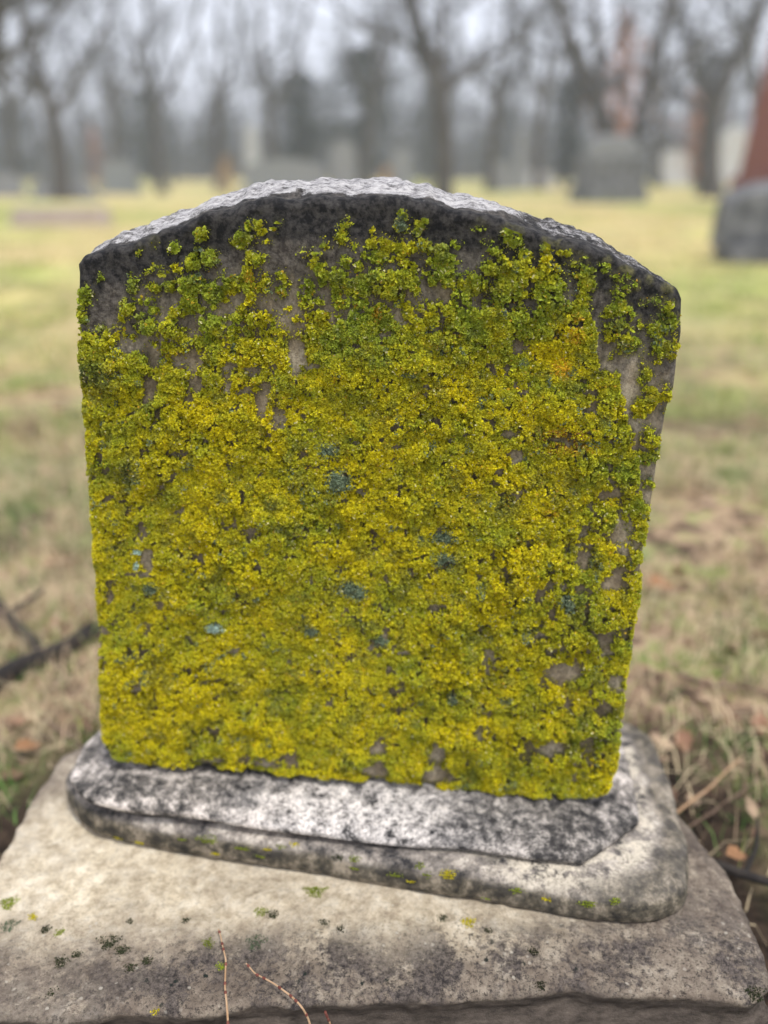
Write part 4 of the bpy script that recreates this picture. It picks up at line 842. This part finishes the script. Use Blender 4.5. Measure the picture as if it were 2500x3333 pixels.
def stick(label, pxs, wpx, mat, z=.02, z1=None, side=True):
    pts = []
    for i, (x, y) in enumerate(pxs):
        p = onz(x, y, z + ((z1 if z1 is not None else z) - z) * i / (len(pxs) - 1)); pts.append(p)
    pts = np.array(pts); D = np.linalg.norm(pts[0] - CAM); c = pts[0].copy(); tt = np.linspace(0, len(pts) - 1, 24)
    pp = np.stack([np.interp(tt, np.arange(len(pts)), pts[:, k]) for k in range(3)], 1); pp += vdisp(pp, 14, 2, 4) * .02
    r = wpx / 2 / F * D; t = thing('fallen_stick', label, 'stick', tuple(c)); V, Fc = tube(pp - c, np.linspace(r, r * .6, 24), 8); a = Acc(); a.add(V, Fc); link('stem', a.mesh('stem', mat), t)
    if side:
        q = pp[10] - c; V, Fc = tube([q, q + np.array([.03, .04, .012]), q + np.array([.05, .09, .018])], [r * .5, r * .35, r * .2], 6); a = Acc(); a.add(V, Fc); link('side_twig', a.mesh('side_twig', mat), t)
stick('thick black stick lying across the lawn at the left edge', [(-60, 1490), (60, 1430), (140, 1400), (215, 1362), (330, 1330)], 44, STICK, .035)
stick('dark stick slanting down to the thick black one at the left edge', [(-60, 1260), (0, 1312), (50, 1370), (90, 1420)], 30, STICK, .03)
stick('black stick on the soil right of the plinth', [(1525, 1862), (1590, 1885), (1660, 1900), (1760, 1915)], 22, STICK, .03)
stick('brown twig lying behind the plinth at the right edge', [(1460, 1455), (1530, 1480), (1620, 1490), (1720, 1510)], 11, DEADWOOD, .03)
stick('pale dry stalk leaning over the soil right of the plinth', [(1440, 1770), (1500, 1725), (1570, 1670), (1610, 1630)], 6, STRAW, .02, .05, False)
stick('thin brown stalk beside the pale one right of the plinth', [(1470, 1800), (1540, 1760), (1640, 1690)], 5, DEADWOOD, .02, .04, False)
stick('short brown stalk on the lawn left of the tablet', [(100, 1560), (150, 1590), (190, 1625)], 8, DEADWOOD, .02, .03, False)

def stem(label, pix, hts, rpx=2.6):
    pts = []
    for (x, y), h in zip(pix, hts):
        p = surf_pick(z5(x, y), PLP); d = ray(*z5(x, y)); d = d / np.linalg.norm(d); t = (p - CAM) @ d; pts.append(CAM + d * (t - h))
    last = pts[-1] - pts[-2]; last /= np.linalg.norm(last)
    pts.append(pts[-1] + last * .03 + np.array([0, -.012, -.03])); pts.append(pts[-1] + np.array([0, -.008, -.07])); pts.append(pts[-1] + np.array([0, .0, -.09]))
    pts = np.array(pts); c = pts[0].copy(); t = thing('dry_stem', label, 'dry stem', tuple(c))
    tt = np.linspace(0, len(pts) - 1, 40); pp = np.stack([np.interp(tt, np.arange(len(pts)), pts[:, k]) for k in range(3)], 1) - c; pp += vdisp(pp + c, 45, 2, 4) * .003
    pp[1:-1] = .5 * pp[1:-1] + .25 * (pp[2:] + pp[:-2])
    V, Fc = tube(pp, np.linspace(.0007, .0013, 40), 7); a = Acc(); a.add(V, Fc); link('stalk', a.mesh('stalk', STRAW), t)
    for j in (1, 5, 7, 12, 16, 18, 23, 29):
        dj = pp[j + 1] - pp[j]; dj /= np.linalg.norm(dj); V, Fc = tube([pp[j] - dj * .0022, pp[j] - dj * .0008, pp[j] + dj * .0009, pp[j] + dj * .0022], [.0008, .0015, .0014, .0008], 7); a = Acc(); a.add(V, Fc); link('node', a.mesh('node', NODE), t)
stem('straight dry stem leaning up the front of the plinth, leftmost of the three', [(943, 962), (965, 1035), (981, 1100), (974, 1210), (983, 1330)], [.004, .010, .014, .018, .024])
stem('long curving dry stem with reddish joints crossing the front of the plinth', [(1065, 1108), (1112, 1160), (1180, 1190), (1240, 1238), (1300, 1290), (1335, 1350)], [.008, .010, .012, .014, .018, .024])
stem('short dry stem tip at the front edge of the plinth, right of the curving one', [(1408, 1318), (1416, 1340), (1424, 1362)], [.016, .018, .020])

# ------------------------------------------------------------------ haze over the cemetery
hz = Acc()
x0, x1, y0, y1, z0, z1 = -150, 150, -6, 160, -2.0, 40
V = np.array([[x, y, z] for x in (x0, x1) for y in (y0, y1) for z in (z0, z1)], float)
hz.add(V, np.array([[0, 1, 3, 2], [4, 6, 7, 5], [0, 4, 5, 1], [2, 3, 7, 6], [0, 2, 6, 4], [1, 5, 7, 3]]))
hm = bpy.data.materials.new('haze'); hm.use_nodes = True; hn = hm.node_tree; hn.nodes.clear()
pv = hn.nodes.new('ShaderNodeVolumePrincipled'); pv.inputs['Color'].default_value = (.88, .93, 1, 1); pv.inputs['Density'].default_value = .0026
ho = hn.nodes.new('ShaderNodeOutputMaterial'); hn.links.new(pv.outputs[0], ho.inputs['Volume'])
link('haze', hz.mesh('haze', hm, False), kind='stuff')
